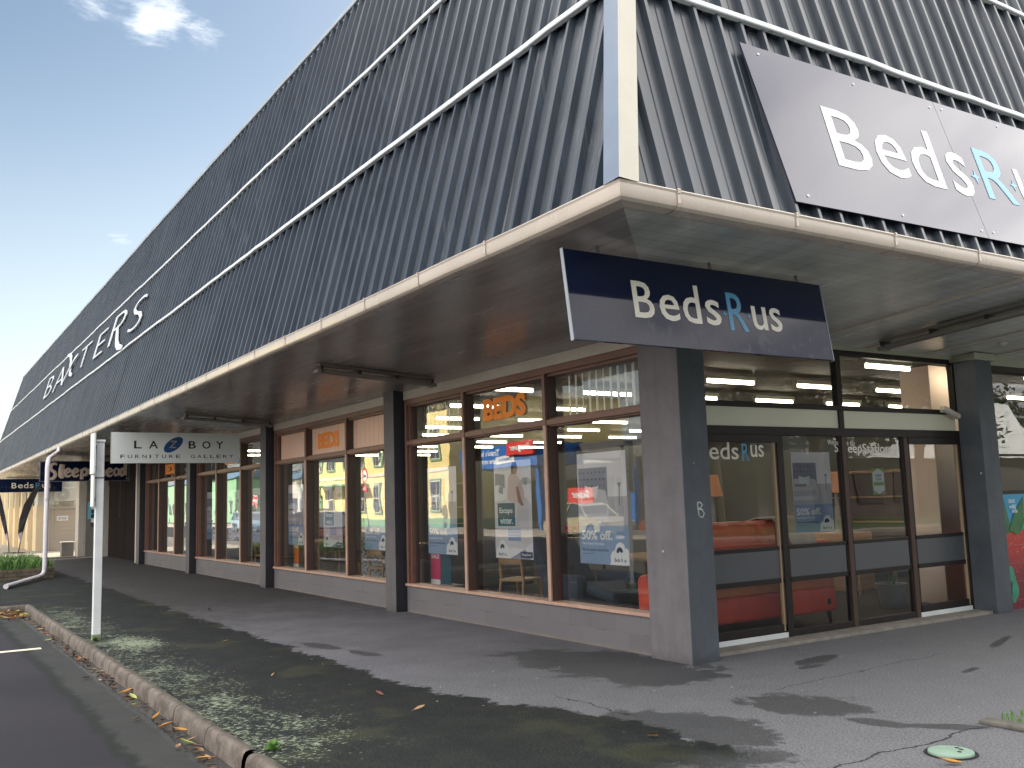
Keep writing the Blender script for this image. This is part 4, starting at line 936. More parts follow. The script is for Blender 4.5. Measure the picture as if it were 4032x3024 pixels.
mb.text('SHOP', F, (.06, .17, .205, .235), M_pnavy, .01, .002, .0005); mb.text('LOCAL', F, (.06, .17, .165, .195), M_pnavy, .01, .002, .0005)
tag(mb.build('notice'), 'small green and white notice stuck on the glass between two door posts', 'notice')

# ------------------------------------------------------------------ canopy lights and small fittings
M_diff = paint('diffuser_dirty', (.20, .19, .165), .3, .2, 4, .05); M_lampbody = paint('lamp_body', (.16, .15, .13), .5, .1)
def canopy_light(label, p, ln, axis):
    r = root('canopy_light', p, label, 'light fitting', 'fluorescent fittings under the canopy')
    mb = MB(); mb.box((-.07, -ln/2, -.03), (.07, ln/2, .0), M_lampbody); adopt0 = mb.build('base', r)
    for dx_ in (-.04, .04):
        mb = MB(); mb.tube([(dx_, -ln/2+.05, -.085), (dx_, ln/2-.05, -.085)], .026, M_diff, 12); mb.build('tube', r, smooth=True)
    for f in (-.5, -.17, .17, .5):
        mb = MB(); mb.box((-.075, f*(ln-.06)-.018, -.075), (.075, f*(ln-.06)+.018, -.029), M_black); mb.build('bracket', r)
    for f in (-1, 1):
        mb = MB(); mb.box((-.085, f*(ln/2)-.03, -.122), (.085, f*(ln/2)+.03, -.076), M_lampbody); mb.build('end_cap', r, bevel=.008)
    if axis == 'x': r.rotation_euler = (0, R(-4) if axis == 'x' else 0, R(90))
    r.rotation_euler = (0, math.atan(SL) * 1, R(90)) if axis == 'x' else (math.atan(-SL), 0, 0)
    return r
for x, lb in ((-4.55, 'dark fluorescent fitting nearest on the long soffit, above the orange lettering'), (-11.2, 'dark fluorescent fitting just before the beige sign'), (-20.5, 'dark fluorescent fitting behind the white post top'), (-33.0, 'small dark fluorescent fitting farthest along the canopy')):
    canopy_light(lb, (x, -1.02, zsA(-1.02)-.012), 1.62, 'y')
r = canopy_light('long double fluorescent fitting on the short side soffit above the doors', (1.02, 3.06, zsB(1.02)-.022), 1.9, 'x'); r.rotation_euler = (math.atan(SL), 0, R(-90))
M_fit = paint('fitting_white', (.55, .55, .50), .5, .05)
r = root('ceiling_fitting', (.40, 4.9, zsB(.40)), 'small round white fitting on the soffit', 'light fitting'); mb = MB()
mb.loft([[(q*math.cos(a), q*math.sin(a), z) for a in (2*math.pi*i/20 for i in range(20))] for q, z in ((.055, .0), (.055, -.015), (.04, -.032), (.012, -.04))], M_fit); mb.build('cover', r, smooth=True)
r = root('door_sensor', (XD+.035, 4.78, 2.50), 'beige motion sensor tilted above the right hand door', 'sensor')
mb = MB(); mb.box((0, -.03, -.02), (.05, .05, .03), M_board); mb.build('mount', r, bevel=.006)
mb = MB(); mb.box((-.035, -.17, -.035), (.035, .17, .03), M_board, Matrix.Translation((.085, .07, -.02)) @ Matrix.Rotation(R(-18), 4, 'X')); mb.build('housing', r, bevel=.014)
# chalk mark on the corner column
M_chalk = paint('graffiti_paint', (.42, .46, .42), .8, .25, 30, 0)
F = (Vector((.0005, .0, 0)), Y, Z, X); mb = MB()
mb.tube([F[0]+Y*a+Z*b+X*.002 for a, b in ((.165, 1.47), (.17, 1.42), (.178, 1.355))], .008, M_chalk, 8, flat=X)
mb.tube([F[0]+Y*a+Z*b+X*.003 for a, b in ((.16, 1.475), (.20, 1.48), (.225, 1.455), (.20, 1.425), (.178, 1.42), (.22, 1.41), (.245, 1.375), (.225, 1.34), (.185, 1.345))], .008, M_chalk, 8, flat=X)
mb.build('graffiti_letter', oC, smooth=True)

# ------------------------------------------------------------------ street furniture
r = root('street_post', (-6.25, -4.07, 0), 'white painted square timber post by the kerb with narrow sign plates', 'post')
mb = MB(); mb.box((-6.295, -4.118, -.05), (-6.205, -4.025, 2.44), M_whitepaint); p = mb.build('post', bevel=.006); adopt(p, r)
mb = MB(); mb.box((-6.305, -4.128, 2.44), (-6.195, -4.015, 2.47), M_whitepaint); adopt(mb.build('cap', bevel=.008), r)
mb = MB(); mb.box((-6.298, -4.121, -.03), (-6.202, -4.022, .07), M_grime); adopt(mb.build('stained_foot', bevel=.004), r)
mb = MB(); mb.box((-6.36, -4.170, 2.04), (-6.10, -4.145, 2.55), M_signback); mb.box((-6.27, -4.145, 2.1), (-6.23, -4.118, 2.14), M_steel); mb.box((-6.27, -4.145, 2.36), (-6.23, -4.118, 2.40), M_steel); adopt(mb.build('sign_plate', bevel=.003), r)
mb = MB(); mb.box((-6.34, -4.160, 1.63), (-6.15, -4.141, 2.03), M_signback); mb.box((-6.27, -4.141, 1.7), (-6.23, -4.118, 1.74), M_steel); adopt(mb.build('sign_plate', bevel=.003), r)
mb = MB(); mb.box((-6.299, -4.122, 1.985), (-6.201, -4.021, 2.0), M_steel); adopt(mb.build('strap'), r)
# manhole
M_mh = paint('manhole_green', (.23, .34, .27), .6, .12, 6, .15); M_dark = paint('dark_gap', (.008, .008, .008), .9)
r = root('manhole_cover', (3.165, -.94, 0), 'round pale green manhole cover in the footpath corner', 'manhole cover')
mb = MB(); mb.loft([[(q*math.cos(a), q*math.sin(a), z) for a in (2*math.pi*i/40 for i in range(40))] for q, z in ((.128, .004), (.126, .016), (.110, .019), (.0005, .021))], M_mh); mb.build('lid', r, smooth=True)
mb = MB(); mb.loft([[(q*math.cos(a), q*math.sin(a), z) for a in (2*math.pi*i/40 for i in range(40))] for q, z in ((.150, .003), (.145, .008), (.129, .006))], M_dark, caps=False); mb.build('rim', r, smooth=True)
for a, b in ((.03, .055), (.055, .0), (-.005, .07)):
    mb = MB(); mb.disc((a, b, .0215), X, Y, .013, .010, M_dark, 12, Z, .0015); mb.build('slot', r)
M_edging = paint('edging_concrete', (.115, .108, .095), .9, .3, 9, .3)
# grass verge edge with its concrete edging on the right
mb = MB(); mb.box((2.86, -.16, 0), (6.0, -.03, .03), M_edging); tag(mb.build('edging_strip', bevel=.01), None, None, kind='structure')
def tuft_field(name, n, box, z, hgt, m, seed, lean=.5, wid=.006):
    rn = random.Random(seed); mb = MB()
    for i in range(n):
        x = rn.uniform(box[0], box[2]); y = rn.uniform(box[1], box[3]); a = rn.uniform(0, 6.28); h = hgt*rn.uniform(.5, 1.15); l = h*lean*rn.uniform(.2, 1.2)
        d = Vector((math.cos(a), math.sin(a), 0)); s_ = Vector((-d.y, d.x, 0))*wid*rn.uniform(.7, 1.3); b = Vector((x, y, z))
        p1 = b+d*l*.35+Z*h*.6; p2 = b+d*l+Z*h*rn.uniform(.75, 1)
        mb.add([b-s_, b+s_, p1+s_*.8, p1-s_*.8, p2], [[0, 1, 2, 3], [3, 2, 4]], m)
    return mb.build(name)
tag(tuft_field('grass', 700, (2.92, -.02, 4.4, .9), .01, .075, M_weed, 3), 'bright short grass behind the concrete edging', 'grass', kind='stuff')
def weed(x, y, s_, label, seed, z=0.0):
    rn = random.Random(seed); mb = MB()
    for i in range(46):
        a = rn.uniform(0, 6.28); l = s_*rn.uniform(.3, 1); el = rn.uniform(.15, 1.2); d = Vector((math.cos(a)*math.cos(el), math.sin(a)*math.cos(el), math.sin(el)))
        c = Vector((x, y, z))+d*l; u = d.cross(Z).normalized(); q = s_*.22
        mb.add([c-u*q, c-d*q*1.3, c+u*q, c+d*q*1.3+Z*q*.3], [[0, 1, 2, 3]], M_weed)
    return tag(mb.build('weed'), label, 'weed')
weed(.46, -4.10, .06, 'small bright green weed growing behind the broken kerb', 2)
weed(-6.15, -4.10, .05, 'small weed at the foot of the white post', 5)
weed(GX-.05, 1.02, .05, 'tiny green weed growing in the roof gutter', 9, GZ-.01)

# planter with brick sides, turf on top
M_brick = paint('planter_brick', (.13, .105, .075), .85, .3, 5, .3)
r = root('planter_box', (-22.0, -3.5, 0), 'low old brick planter filled with long grass beside the downpipe', 'planter')
mb = MB(); xa, xb, ya, yb = -24.6, -19.62, -5.4, -2.87
for row in range(3):
    z0 = row*.085; o_ = .16*(row % 2)
    yy = ya
    while yy < yb:
        e_ = min(yy+.30-o_*.6, yb); mb.box((xb-.11+random.uniform(0, .006), yy+.005, z0+.003), (xb+random.uniform(0, .008), e_-.005, z0+.078), M_brick); yy = e_; o_ = 0
    xx = xa
    while xx < xb-.12:
        e_ = min(xx+.32, xb-.12); mb.box((xx+.005, yb-.11, z0+.003), (e_-.005, yb+random.uniform(0, .008), z0+.078), M_brick); xx = e_
mb.box((xa, ya, -.02), (xb-.02, yb-.02, .235), M_soil); adopt(mb.build('brick_wall'), r)
tag(tuft_field('grass', 5200, (xa, ya, xb-.02, yb-.03), .22, .30, M_grass, 11, .9, .009), 'long green grass growing over the planter rim', 'grass', kind='stuff')

# feather flags
M_flag = paint('flag_black', (.012, .012, .016), .7, .2, 3); M_flagl = paint('flag_lilac', (.42, .38, .52), .7, .1)
def flag(x, y, lean, h, w_, label):
    r = root('feather_flag', (x, y, 0), label, 'flag', 'feather flags by the driveway')
    mb = MB(); top = Vector((lean*.9, lean*.4, h)); pts = [Vector((0, 0, 0))+top*f+Vector((0, lean*.9*f*f, 0)) for f in (0, .15, .3, .5, .7, .85, 1)]
    mb.tube(pts, [.022, .022, .02, .017, .014, .012, .008], M_black, 8); mb.build('pole', r, smooth=True)
    mb = MB(); a = []
    for f, q in ((.18, .02), (.30, .55), (.5, .85), (.7, 1.0), (.88, .8), (1.0, .1)):
        p = top*f+Vector((0, lean*.9*f*f, 0)); a.append((p, p+Vector((.10*math.sin(f*9), -w_*q, -.10))))
    for i in range(len(a)-1):
        m = M_flagl if i == 0 else M_flag
        vs = [a[i][0]+X*.006, a[i][1]+X*.006, a[i+1][1]+X*.006, a[i+1][0]+X*.006]; mb.add(vs+[v-X*.012 for v in vs], [[0, 1, 2, 3], [7, 6, 5, 4], [0, 3, 7, 4], [1, 0, 4, 5], [2, 1, 5, 6], [3, 2, 6, 7]], m)
    mb.build('banner', r)
    mb = MB(); mb.box((-.25, -.03, 0), (.25, .03, .03), M_black); mb.box((-.03, -.25, .001), (.03, .25, .031), M_black); mb.build('base', r)
flag(-38.3, -1.9, .62, 3.0, .34, 'tall black feather flag leaning right in front of the cream wall'); flag(-38.8, -2.2, -.40, 2.9, .16, 'thin furled feather flag leaning left at the edge of the driveway')

# cream neighbour building across the driveway
M_cw = paint('cream_render', (.74, .62, .42), .7, .06, .7, .05); M_cw2 = paint('beige_garage', (.46, .40, .32), .6, .04, 1, .03); M_whitecl = paint('white_cladding', (.62, .62, .55), .5, .05)
r = root('cream_building', (-42, 5, 0), 'cream rendered building with beige garage door across the driveway', 'building')
mb = MB(); mb.box((-62, -1.15, -.05), (-39.4, 14, 1.95), M_cw); mb.box((-62, -1.10, 1.95), (-39.45, 14, 3.35), M_whitecl)
adopt(mb.build('wall'), r)
for q in range(6):
    mb = MB(); mb.box((-41.2-q*2.9, -1.32, -.03), (-40.75-q*2.9, -1.15, 3.3), M_cw); adopt(mb.build('pilaster', bevel=.01), r)
mb = MB(); mb.box((-39.42, -.62, .02), (-39.36, 1.6, 1.80), M_cw2)
for q in range(9): mb.box((-39.361, -.60, .10+q*.185), (-39.352, 1.58, .26+q*.185), M_cw2)
gd = mb.build('garage_door'); adopt(gd, r)
mb = MB(); mb.box((-39.40, -.72, 0), (-39.33, -.62, 1.9), M_board); mb.box((-39.40, -.72, 1.80), (-39.32, 1.7, 1.92), M_board); adopt(mb.build('door_surround'), r)
F = (Vector((-39.35, -.35, 1.28)), Y, Z, X); mb = MB(); mb.prism([(0, 0), (.46, 0), (.46, .20), (0, .20)], F, 0, .01, M_pwhite); mb.text('NO PARKING', F, (.06, .40, .11, .15), M_black, .01, .012); mb.text('KEEP CLEAR', F, (.06, .40, .05, .09), M_black, .01, .012)
adopt(mb.build('door_notice'), r)
r = root('air_conditioner', (-39.3, .0, 2.1), 'white outdoor air conditioner unit on brackets above the garage door', 'air conditioner')
mb = MB(); mb.box((-39.36, -.48, 2.12), (-39.06, .42, 2.72), M_fit); adopt(mb.build('casing', bevel=.02), r)
mb = MB(); 
for q in (.10, .15, .20, .25): mb.loft([[(-39.055, -.16+qq*math.cos(a), 2.42+qq*math.sin(a)) for a in (2*math.pi*i/28 for i in range(28))] for qq in (q-.012, q)], M_lampbody, caps=False)
adopt(mb.build('fan_grille'), r)
for y in (-.35, .30):
    mb = MB(); mb.box((-39.40, y-.02, 2.02), (-39.02, y+.02, 2.115), M_fit); adopt(mb.build('bracket'), r)
# poster on the wing wall
F = (Vector((-31.199, -.36, 1.35)), Y, Z, X); mb = MB(); M_aqua = paint('poster_aqua', (.16, .45, .62), .5, .05)
mb.prism([(0, 0), (.56, 0), (.56, .62), (0, .62)], F, .001, .004, M_aqua)
for i in range(7): mb.prism([(.12, -.28+i*.16), (.24, -.28+i*.16), (.24, -.15+i*.16), (.12, -.15+i*.16)], F, .006+.0004*i, .008+.0004*i, (M_pnavy, M_pwhite, M_black)[i % 3])
tag(mb.build('poster'), 'aqua poster with a strip of dark pictures on the grey wing wall', 'poster')
r = root('utility_box', (-32.5, -.75, 0), 'small grey utility box standing by the wing wall', 'utility box'); mb = MB(); mb.box((-.2, -.3, 0), (.2, .12, .5), M_wing); mb.build('cabinet', r, bevel=.015); mb = MB(); mb.box((-.22, -.32, .5), (.22, .14, .54), M_fit); mb.build('lid', r, bevel=.008)

# ------------------------------------------------------------------ showroom contents
M_tube = emit('lit_tube', (1.0, .88, .66), 7.5)
r0 = root('ceiling_light', (0, 0, 0), 'lit fluorescent ceiling light in the showroom', 'light fitting', 'lit ceiling lights in the showroom')
mb = MB(); mb.box((-.05, -.47, -.005), (.05, .47, .05), M_fit); mb.build('base', r0)
mb = MB(); mb.tube([(0, -.45, -.035), (0, .45, -.035)], .022, M_tube, 10); mb.build('tube', r0)
mb = MB(); 
for q in (-.46, .46): mb.box((-.02, q-.012, -.06), (.02, q+.012, -.004), M_fit)
mb.build('end_cap', r0)
first = True
for x, y0, n in ((-.72, 4.2, 5), (-2.5, 3.3, 5), (-4.25, .75, 7), (-6.38, 1.5, 6), (-8.4, 2.35, 6), (-10.3, 3.1, 5), (-12.2, 2.25, 5), (-14.2, 1.3, 5), (-16.2, 2.1, 5), (-18.2, 1.4, 4), (-20.2, 2.2, 4)):
    for k in range(n):
        o = r0 if first else copy_tree(r0); first = False; o.location = (x+random.uniform(-.03, .03), y0+1.77*k, 3.10)
M_sofa = paint('sofa_red_leather', (.78, .095, .055), .42, .12, 4, .12); M_sofa2 = paint('sofa_orange_band', (.72, .19, .045), .45, .1, 4, .1); M_wood = paint('beech_wood', (.40, .24, .12), .45, .15, 2, .05, aniso=(1, 1, 12)); M_dkleg = paint('dark_leg', (.02, .018, .016), .4)
M_blueup = paint('recliner_blue', (.022, .040, .068), .75, .15, 6, .2); M_greyup = paint('upholstery_grey', (.09, .09, .095), .85, .12, 8, .2); M_linen = paint('throw_white', (.62, .58, .52), .8, .06, 9, .2)
r = root('sofa', (-1.2, 1.9, 0), 'red leather sofa with its back against the glass doors', 'sofa', 'sofas in the showroom')
def part(nm, boxes, m, par, bev=.03):
    mb = MB()
    for lo, hi in boxes: mb.box(lo, hi, m)
    o = mb.build(nm, bevel=bev, smooth=False); adopt(o, par); return o
part('back', [((-.98, .93, .19), (-.70, 2.93, .46))], M_sofa, r, .03); part('back_band', [((-.97, .94, .462), (-.71, 2.92, .60))], M_sofa2, r, .02); part('back_top', [((-.99, .95, .602), (-.70, 2.91, 1.0))], M_sofa, r, .07)
for a, b in ((1.0, 1.86), (1.88, 2.76)): part('back_cushion', [((-1.25, a, .62), (-.82, b, 1.24))], M_sofa, r, .11)
part('seat', [((-1.85, 1.12, .20), (-.99, 2.74, .50))], M_sofa, r, .08)
for a, b in ((.86, 1.10), (2.76, 2.99)): part('arm', [((-1.8, a, .17), (-.995, b, .68))], M_sofa, r, .08)
for x, y in ((-.76, 1.0), (-.76, 2.84), (-1.7, 1.0), (-1.7, 2.84)):
    mb = MB(); mb.tube([(x, y, .19), (x, y+(.04 if y > 2 else -.04), 0.02)], [.03, .018], M_dkleg, 8); adopt(mb.build('leg'), r)
part('leather_tag', [((-.699, 2.76, .27), (-.696, 2.82, .33))], M_dkleg, r, .002)
mb = MB(); mb.loft([[(x, y, z), (x, y+.42, z+.005), (x, y+.42, z+.02), (x, y, z+.015)] for x, y, z in ((-1.3, 2.02, 1.18), (-1.05, 2.05, 1.26), (-.83, 2.08, 1.255), (-.69, 2.16, 1.10), (-.685, 2.28, .80), (-.685, 2.32, .70))], M_linen)
tag(mb.build('throw', smooth=True), 'white throw draped over the back of the red sofa', 'throw')
# dining chairs and table in beech
def chair(name, x, y, rz, label, seat_m=None, h=.46):
    r = root(name, (x, y, .02), label, 'chair', 'chairs in the showroom windows', None, rz)
    mb = MB(); mb.box((-.22, -.21, h-.04), (.22, .21, h), seat_m or M_wood); mb.build('seat', r, bevel=.012)
    for a, b in ((-1, -1), (1, -1)):
        mb = MB(); mb.tube([(a*.19, b*.18, h-.03), (a*.22, b*.24, 0)], [.022, .015], M_wood, 8); mb.build('leg', r)
    for a in (-1, 1):
        mb = MB(); mb.tube([(a*.22, .25, 0), (a*.19, .19, h), (a*.18, .24, .84)], [.015, .022, .016], M_wood, 8); mb.build('leg', r)
    rings = [[(a*.2, .20+.05*(1-a*a)+d, z) for d, z in ((0, .66), (.02, .66), (.035, .84), (.015, .84))] for a in (-1, -.5, 0, .5, 1)]
    mb = MB(); mb.loft(rings, seat_m or M_wood); mb.build('backrest', r, smooth=True); return r
chair('dining_chair', -4.62, 1.15, R(200), 'pale wooden dining chair right behind the poster of the woman'); chair('dining_chair', -3.95, 1.55, R(150), 'pale wooden dining chair beside the blue recliner'); chair('dining_chair', -2.1, 1.9, R(175), 'pale wooden chair behind the bed poster by the corner column'); chair('dining_chair', -1.75, 1.35, R(250), 'grey seated wooden chair closest to the corner column', M_greyup)
chair('dining_chair', -8.68, 1.0, R(190), 'low beech chair beside the patterned curtain'); chair('dining_chair', -11.2, 1.35, R(170), 'dark grey chair in the window bay with peach blinds', M_greyup); chair('dining_chair', -15.3, 1.1, R(200), 'wooden chair seen in the third window bay'); chair('dining_chair', -14.0, 1.2, R(160), 'dark seated chair in the third window bay', M_greyup)
chair('dining_chair', -2.4, 4.3, R(90), 'green lit chair far inside behind the middle glass panels', M_wood)
def table(x, y, w_, d_, label, top=M_wood):
    r = root('dining_table', (x, y, .02), label, 'table', 'tables in the showroom')
    mb = MB(); mb.box((-w_/2, -d_/2, .70), (w_/2, d_/2, .74), top); mb.build('tabletop', r, bevel=.008)
    for a in (-1, 1):
        for b in (-1, 1):
            mb = MB(); mb.tube([(a*(w_/2-.10), b*(d_/2-.1), .70), (a*(w_/2-.06), b*(d_/2-.06), 0)], [.03, .02], M_wood, 8); mb.build('leg', r)
    return r
table(-3.0, 2.4, 1.9, .95, 'pale dining table between the wooden chairs in the closest window'); table(-9.9, 2.6, 1.6, .9, 'dining table standing behind the peach blind bay'); table(-15.0, 2.3, 1.6, .9, 'dining table in the third window bay'); table(-3.6, 6.2, 2.2, 1.0, 'long wooden table inside behind the door panels')
# recliner
r = root('recliner', (-2.9, 1.25, 0), 'dark blue fabric recliner tipped back behind the closest window', 'armchair')
part('seat', [((-3.5, .85, .16), (-2.75, 1.6, .48))], M_blueup, r, .09)
mb = MB(); Mx = Matrix.Translation((-3.5, 1.22, .42)) @ Matrix.Rotation(R(-38), 4, 'Y'); mb.box((-.13, -.36, -.05), (.12, .36, .80), M_blueup, Mx); adopt(mb.build('backrest', bevel=.09), r)
for y in (.74, 1.58): part('arm', [((-3.5, y, .12), (-2.75, y+.20, .62))], M_blueup, r, .08)
mb = MB(); Mx = Matrix.Translation((-2.55, 1.22, .42)) @ Matrix.Rotation(R(10), 4, 'Y'); mb.box((-.26, -.34, -.07), (.32, .34, .08), M_blueup, Mx); adopt(mb.build('footrest', bevel=.06), r)
part('base', [((-3.4, .95, .02), (-2.85, 1.5, .16))], M_dkleg, r, .02)
# display boards, curtain, pot, lamp, flowers, counters
M_dpink = paint('display_pink', (.62, .025, .13), .5, .05); M_dteal = paint('display_teal', (.012, .085, .13), .5, .05); M_dor = paint('display_orange', (.85, .20, .02), .5, .05)
def board(x, y, w_, h, m, m2_, label):
    r = root('display_board', (x, y, .02), label, 'display board', 'coloured display boards in the windows')
    mb = MB(); mb.box((0, 0, .36), (w_*.48, .012, .36+h), m); mb.box((w_*.5, .0, .37), (w_, .01, .36+h*.97), m2_); mb.build('panel', r)
    mb = MB(); mb.box((0, -.003, .36), (w_*.48, -.0005, .43), M_pwhite); mb.text('SALE', (Vector((0, -.003, .36)), X, Z, Vector((0, -1, 0))), (.03, w_*.45, h-.09, h-.03), M_pwhite, .02, .001); mb.build('print', r)
    mb = MB(); mb.box((0, .013, .0), (w_, .25, .36), M_dkleg); mb.build('stand', r)
board(-6.0+.1, .42, .60, .46, M_dpink, M_dteal, 'pink and teal display board standing below the left poster'); board(-11.78, .45, .60, .46, M_dor, M_jamb, 'orange display board below the poster in the peach bay')
def curtain_mat():
    m, t = mat('diamond_curtain'); x, y, z = t.xyz(t.coord())[:3]
    a = t.m('ABSOLUTE', t.m('SUBTRACT', t.m('FRACT', t.m('MULTIPLY', t.m('ADD', x, z), 5.0)), .5)); b = t.m('ABSOLUTE', t.m('SUBTRACT', t.m('FRACT', t.m('MULTIPLY', t.m('SUBTRACT', x, z), 5.0)), .5))
    t.out(t.bsdf(t.mix(t.ss(t.m('MINIMUM', a, b), .06, .03), (.42, .41, .40), (.04, .04, .045)), .8)); return m
M_curt = curtain_mat(); mb = MB(); rr = []
for i in range(60):
    x = -9.6+i*.026; rr.append([(x, .95+.035*math.sin(i*.95), .05), (x, .95+.035*math.sin(i*.95), 1.05)])
mb.loft(rr, M_curt, closed=False); tag(mb.build('patterned_screen', smooth=True), 'white folding screen with dark diamond pattern behind the low chair', 'screen')
M_pot = paint('pot_grey', (.30, .31, .31), .5, .1, 6)
r = root('planter_pot', (-1.3, 4.75, .02), 'grey pot on the showroom floor by the right hand door', 'pot')
mb = MB(); mb.loft([[(q*math.cos(a), q*math.sin(a), z) for a in (2*math.pi*i/24 for i in range(24))] for q, z in ((.14, 0), (.19, .30), (.20, .31), (.18, .31), (.13, .03))], M_pot); mb.build('body', r, smooth=True)
mb = MB()
for i in range(14): a = i*2.4; mb.tube([(0, 0, .05), (.06*math.cos(a), .06*math.sin(a), .35), (.16*math.cos(a), .16*math.sin(a), .55)], .006, M_grass, 5)
mb.build('plant', r)
M_shade = paint('lamp_shade_peach', (.70, .34, .20), .7, .05)
for x, y, lb in ((-4.0, 4.3, 'peach lamp shade glimpsed far inside the left glass door'), (-3.3, 6.3, 'small peach table lamp deep inside behind the green notice')):
    r = root('table_lamp', (x, y, .9), lb, 'lamp', 'table lamps inside')
    mb = MB(); mb.loft([[(q*math.cos(a), q*math.sin(a), z) for a in (2*math.pi*i/20 for i in range(20))] for q, z in ((.16, .62), (.10, .95))], M_shade, caps=False); mb.build('lamp_shade', r, smooth=True)
    mb = MB(); mb.tube([(0, 0, 0), (0, 0, .66)], [.06, .02], M_pot, 12); mb.build('stem', r, smooth=True)
    mb = MB(); mb.box((-.35, -.35, -.88), (.35, .35, -.002), M_wood); mb.build('side_cabinet', r, bevel=.01)
r = root('flower_vase', (-4.7, 2.3, .76), 'vase of bright pink flowers on a table behind the glass', 'vase')
mb = MB(); mb.loft([[(q*math.cos(a), q*math.sin(a), z) for a in (2*math.pi*i/16 for i in range(16))] for q, z in ((.05, -.74), (.05, 0), (.07, .1), (.04, .2))], M_pot); mb.build('vase', r, smooth=True)
mb = MB()
for i in range(16):
    a = i*2.4; q = .05+.013*i; c = Vector((q*math.cos(a), q*math.sin(a), .28+.02*(i % 6)))
    mb.loft([[c+Vector((k*math.cos(b), k*math.sin(b), z)) for b in (2*math.pi*j/6 for j in range(6))] for k, z in ((.012, 0), (.04, .03), (.025, .07))], M_dpink)
mb.build('flower', r)
for lo, hi, lb in (((-6.4, 5.6, .02), (-5.8, 9.0, 1.0), 'long timber counter across the showroom behind the red sofa'), ((-9.0, 8.9, .02), (-3.0, 9.5, 1.9), 'tall dark shelving far at the back of the showroom'), ((-18.5, 7.0, .02), (-15.9, 7.7, 2.1), 'tall dark cabinet deep inside the third bay')):
    r = root('showroom_counter', ((lo[0]+hi[0])/2, (lo[1]+hi[1])/2, 0), lb, 'counter')
    part('body', [(lo, (hi[0], hi[1], hi[2]-.05))], M_jamb if 'dark' in lb else M_wood, r, .01); part('top', [((lo[0]-.03, lo[1]-.03, hi[2]-.048), (hi[0]+.03, hi[1]+.03, hi[2]))], M_wood, r, .006)
    if 'dark' in lb: part('shelf', [((hi[0]-.02, lo[1]-.05, .5+.45*k), (lo[0]+.02, lo[1]-.001, .53+.45*k)) for k in range(3)], M_wood, r, .003)
for x, y, lb, m in ((-4.2, 8.2, 'grey sofa deep inside behind the side light', M_greyup), (-7.6, 2.0, 'low dark sofa in shadow behind the left pane of the closest bay', M_greyup)):
    r = root('sofa', (x, y, 0), lb, 'sofa', 'sofas in the showroom')
    part('seat', [((x-.5, y-.9, .12), (x+.45, y+.9, .46))], m, r, .06); part('back', [((x-.7, y-.9, .12), (x-.48, y+.9, .86))], m, r, .06)
    for q in (-1.1, .9): part('arm', [((x-.7, y+q, .12), (x+.45, y+q+.2, .64))], m, r, .05)

# ------------------------------------------------------------------ across the street (seen mirrored in the glass)
M_yel = paint('yellow_render', (.78, .64, .29), .75, .06, .6, .05); M_gtrim = paint('green_trim', (.18, .34, .20), .6, .06); M_wglass = paint('dark_window', (.06, .07, .09), .15, .2, 2, 0); M_wwhite = paint('sash_white', (.70, .68, .60), .5)
r = root('yellow_building', (-58, -26, 0), 'two storey yellow corner building with green trimmed sash windows across the street', 'building')
mb = MB(); mb.box((-70, -36, -.1), (-45.0, -22, 8.4), M_yel); mb.box((-70.2, -36.2, 8.4), (-44.8, -21.8, 8.75), M_wwhite); mb.box((-70, -22.0, 3.55), (-45.0, -21.93, 3.75), M_wwhite); adopt(mb.build('wall'), r)
mb = MB(); mb.box((-70.05, -36.05, -.1), (-44.95, -21.94, .55), M_gtrim); adopt(mb.build('plinth'), r)
proto = None
for z0, z1 in ((1.0, 3.0), (4.3, 6.3)):
    for i in range(8):
        x = -46.8-i*2.85
        if proto is None:
            mb = MB(); mb.box((-.62, -.02, -.1), (.62, .06, z1-z0+.12), M_gtrim); mb.box((-.50, .05, .02), (.50, .075, z1-z0), M_wwhite); w1 = mb.build('window'); w1.parent = r; w1.matrix_parent_inverse = r.matrix_basis.inverted()
            mb = MB(); 
            for a, b in ((.06, .95), (1.03, 1.92)):
                for c_, d_ in ((-.45, -.03), (.03, .45)): mb.box((c_, .074, a), (d_, .082, b), M_wglass)
            mb.build('pane', w1); proto = w1
        else: w1 = copy_tree(proto)
        w1.location = (x, -21.97, z0)
mb = MB(); mb.box((-66, -21.93, 3.0), (-57, -20.2, 3.12), M_gtrim); adopt(mb.build('verandah'), r)
M_shopw = paint('bottle_store_wall', (.36, .37, .33), .8, .08, .5, .04); M_lblue = paint('liquor_blue', (.012, .14, .48), .4, .05); M_lred = paint('liquor_red', (.70, .035, .03), .4, .05); M_dkwin = paint('shop_glass_dark', (.03, .035, .04), .12, .2, 1, 0)
r = root('liquor_store', (-34, -27, 0), 'bottle store with deep blue canopy fascia and red lozenge sign across the street', 'shop')
mb = MB(); mb.box((-44.8, -36, -.1), (-22, -27, 4.6), M_shopw); adopt(mb.build('wall'), r)
mb = MB(); mb.box((-43.4, -25, 3.38), (-35.2, -22.0, 4.62), M_lblue); mb.box((-35.2, -27, 3.6), (-22, -24.6, 4.5), M_greyup); adopt(mb.build('canopy'), r)
for x in (-42.8, -35.7, -28.0):
    mb = MB(); mb.box((x-.16, -22.6, -.1), (x+.16, -22.28, 3.379), M_lblue); adopt(mb.build('pillar'), r)
for k in range(5):
    mb = MB(); mb.box((-45+k*3.4, -26.999, .3), (-42+k*3.4, -26.95, 2.7), M_dkwin); adopt(mb.build('window'), r)
Fm = (Vector((-29.9, -21.999, 3.38)), -X, Z, Y)
mb = MB(); mb.text("Tirau's bottle store", Fm, (9.3, 13.2, .72, 1.06), M_pwhite, .02, .002, .01); mb.text('with nothing more', Fm, (9.4, 13.0, .20, .54), M_pwhite, .02, .002, .01); adopt(mb.build('lettering'), r)
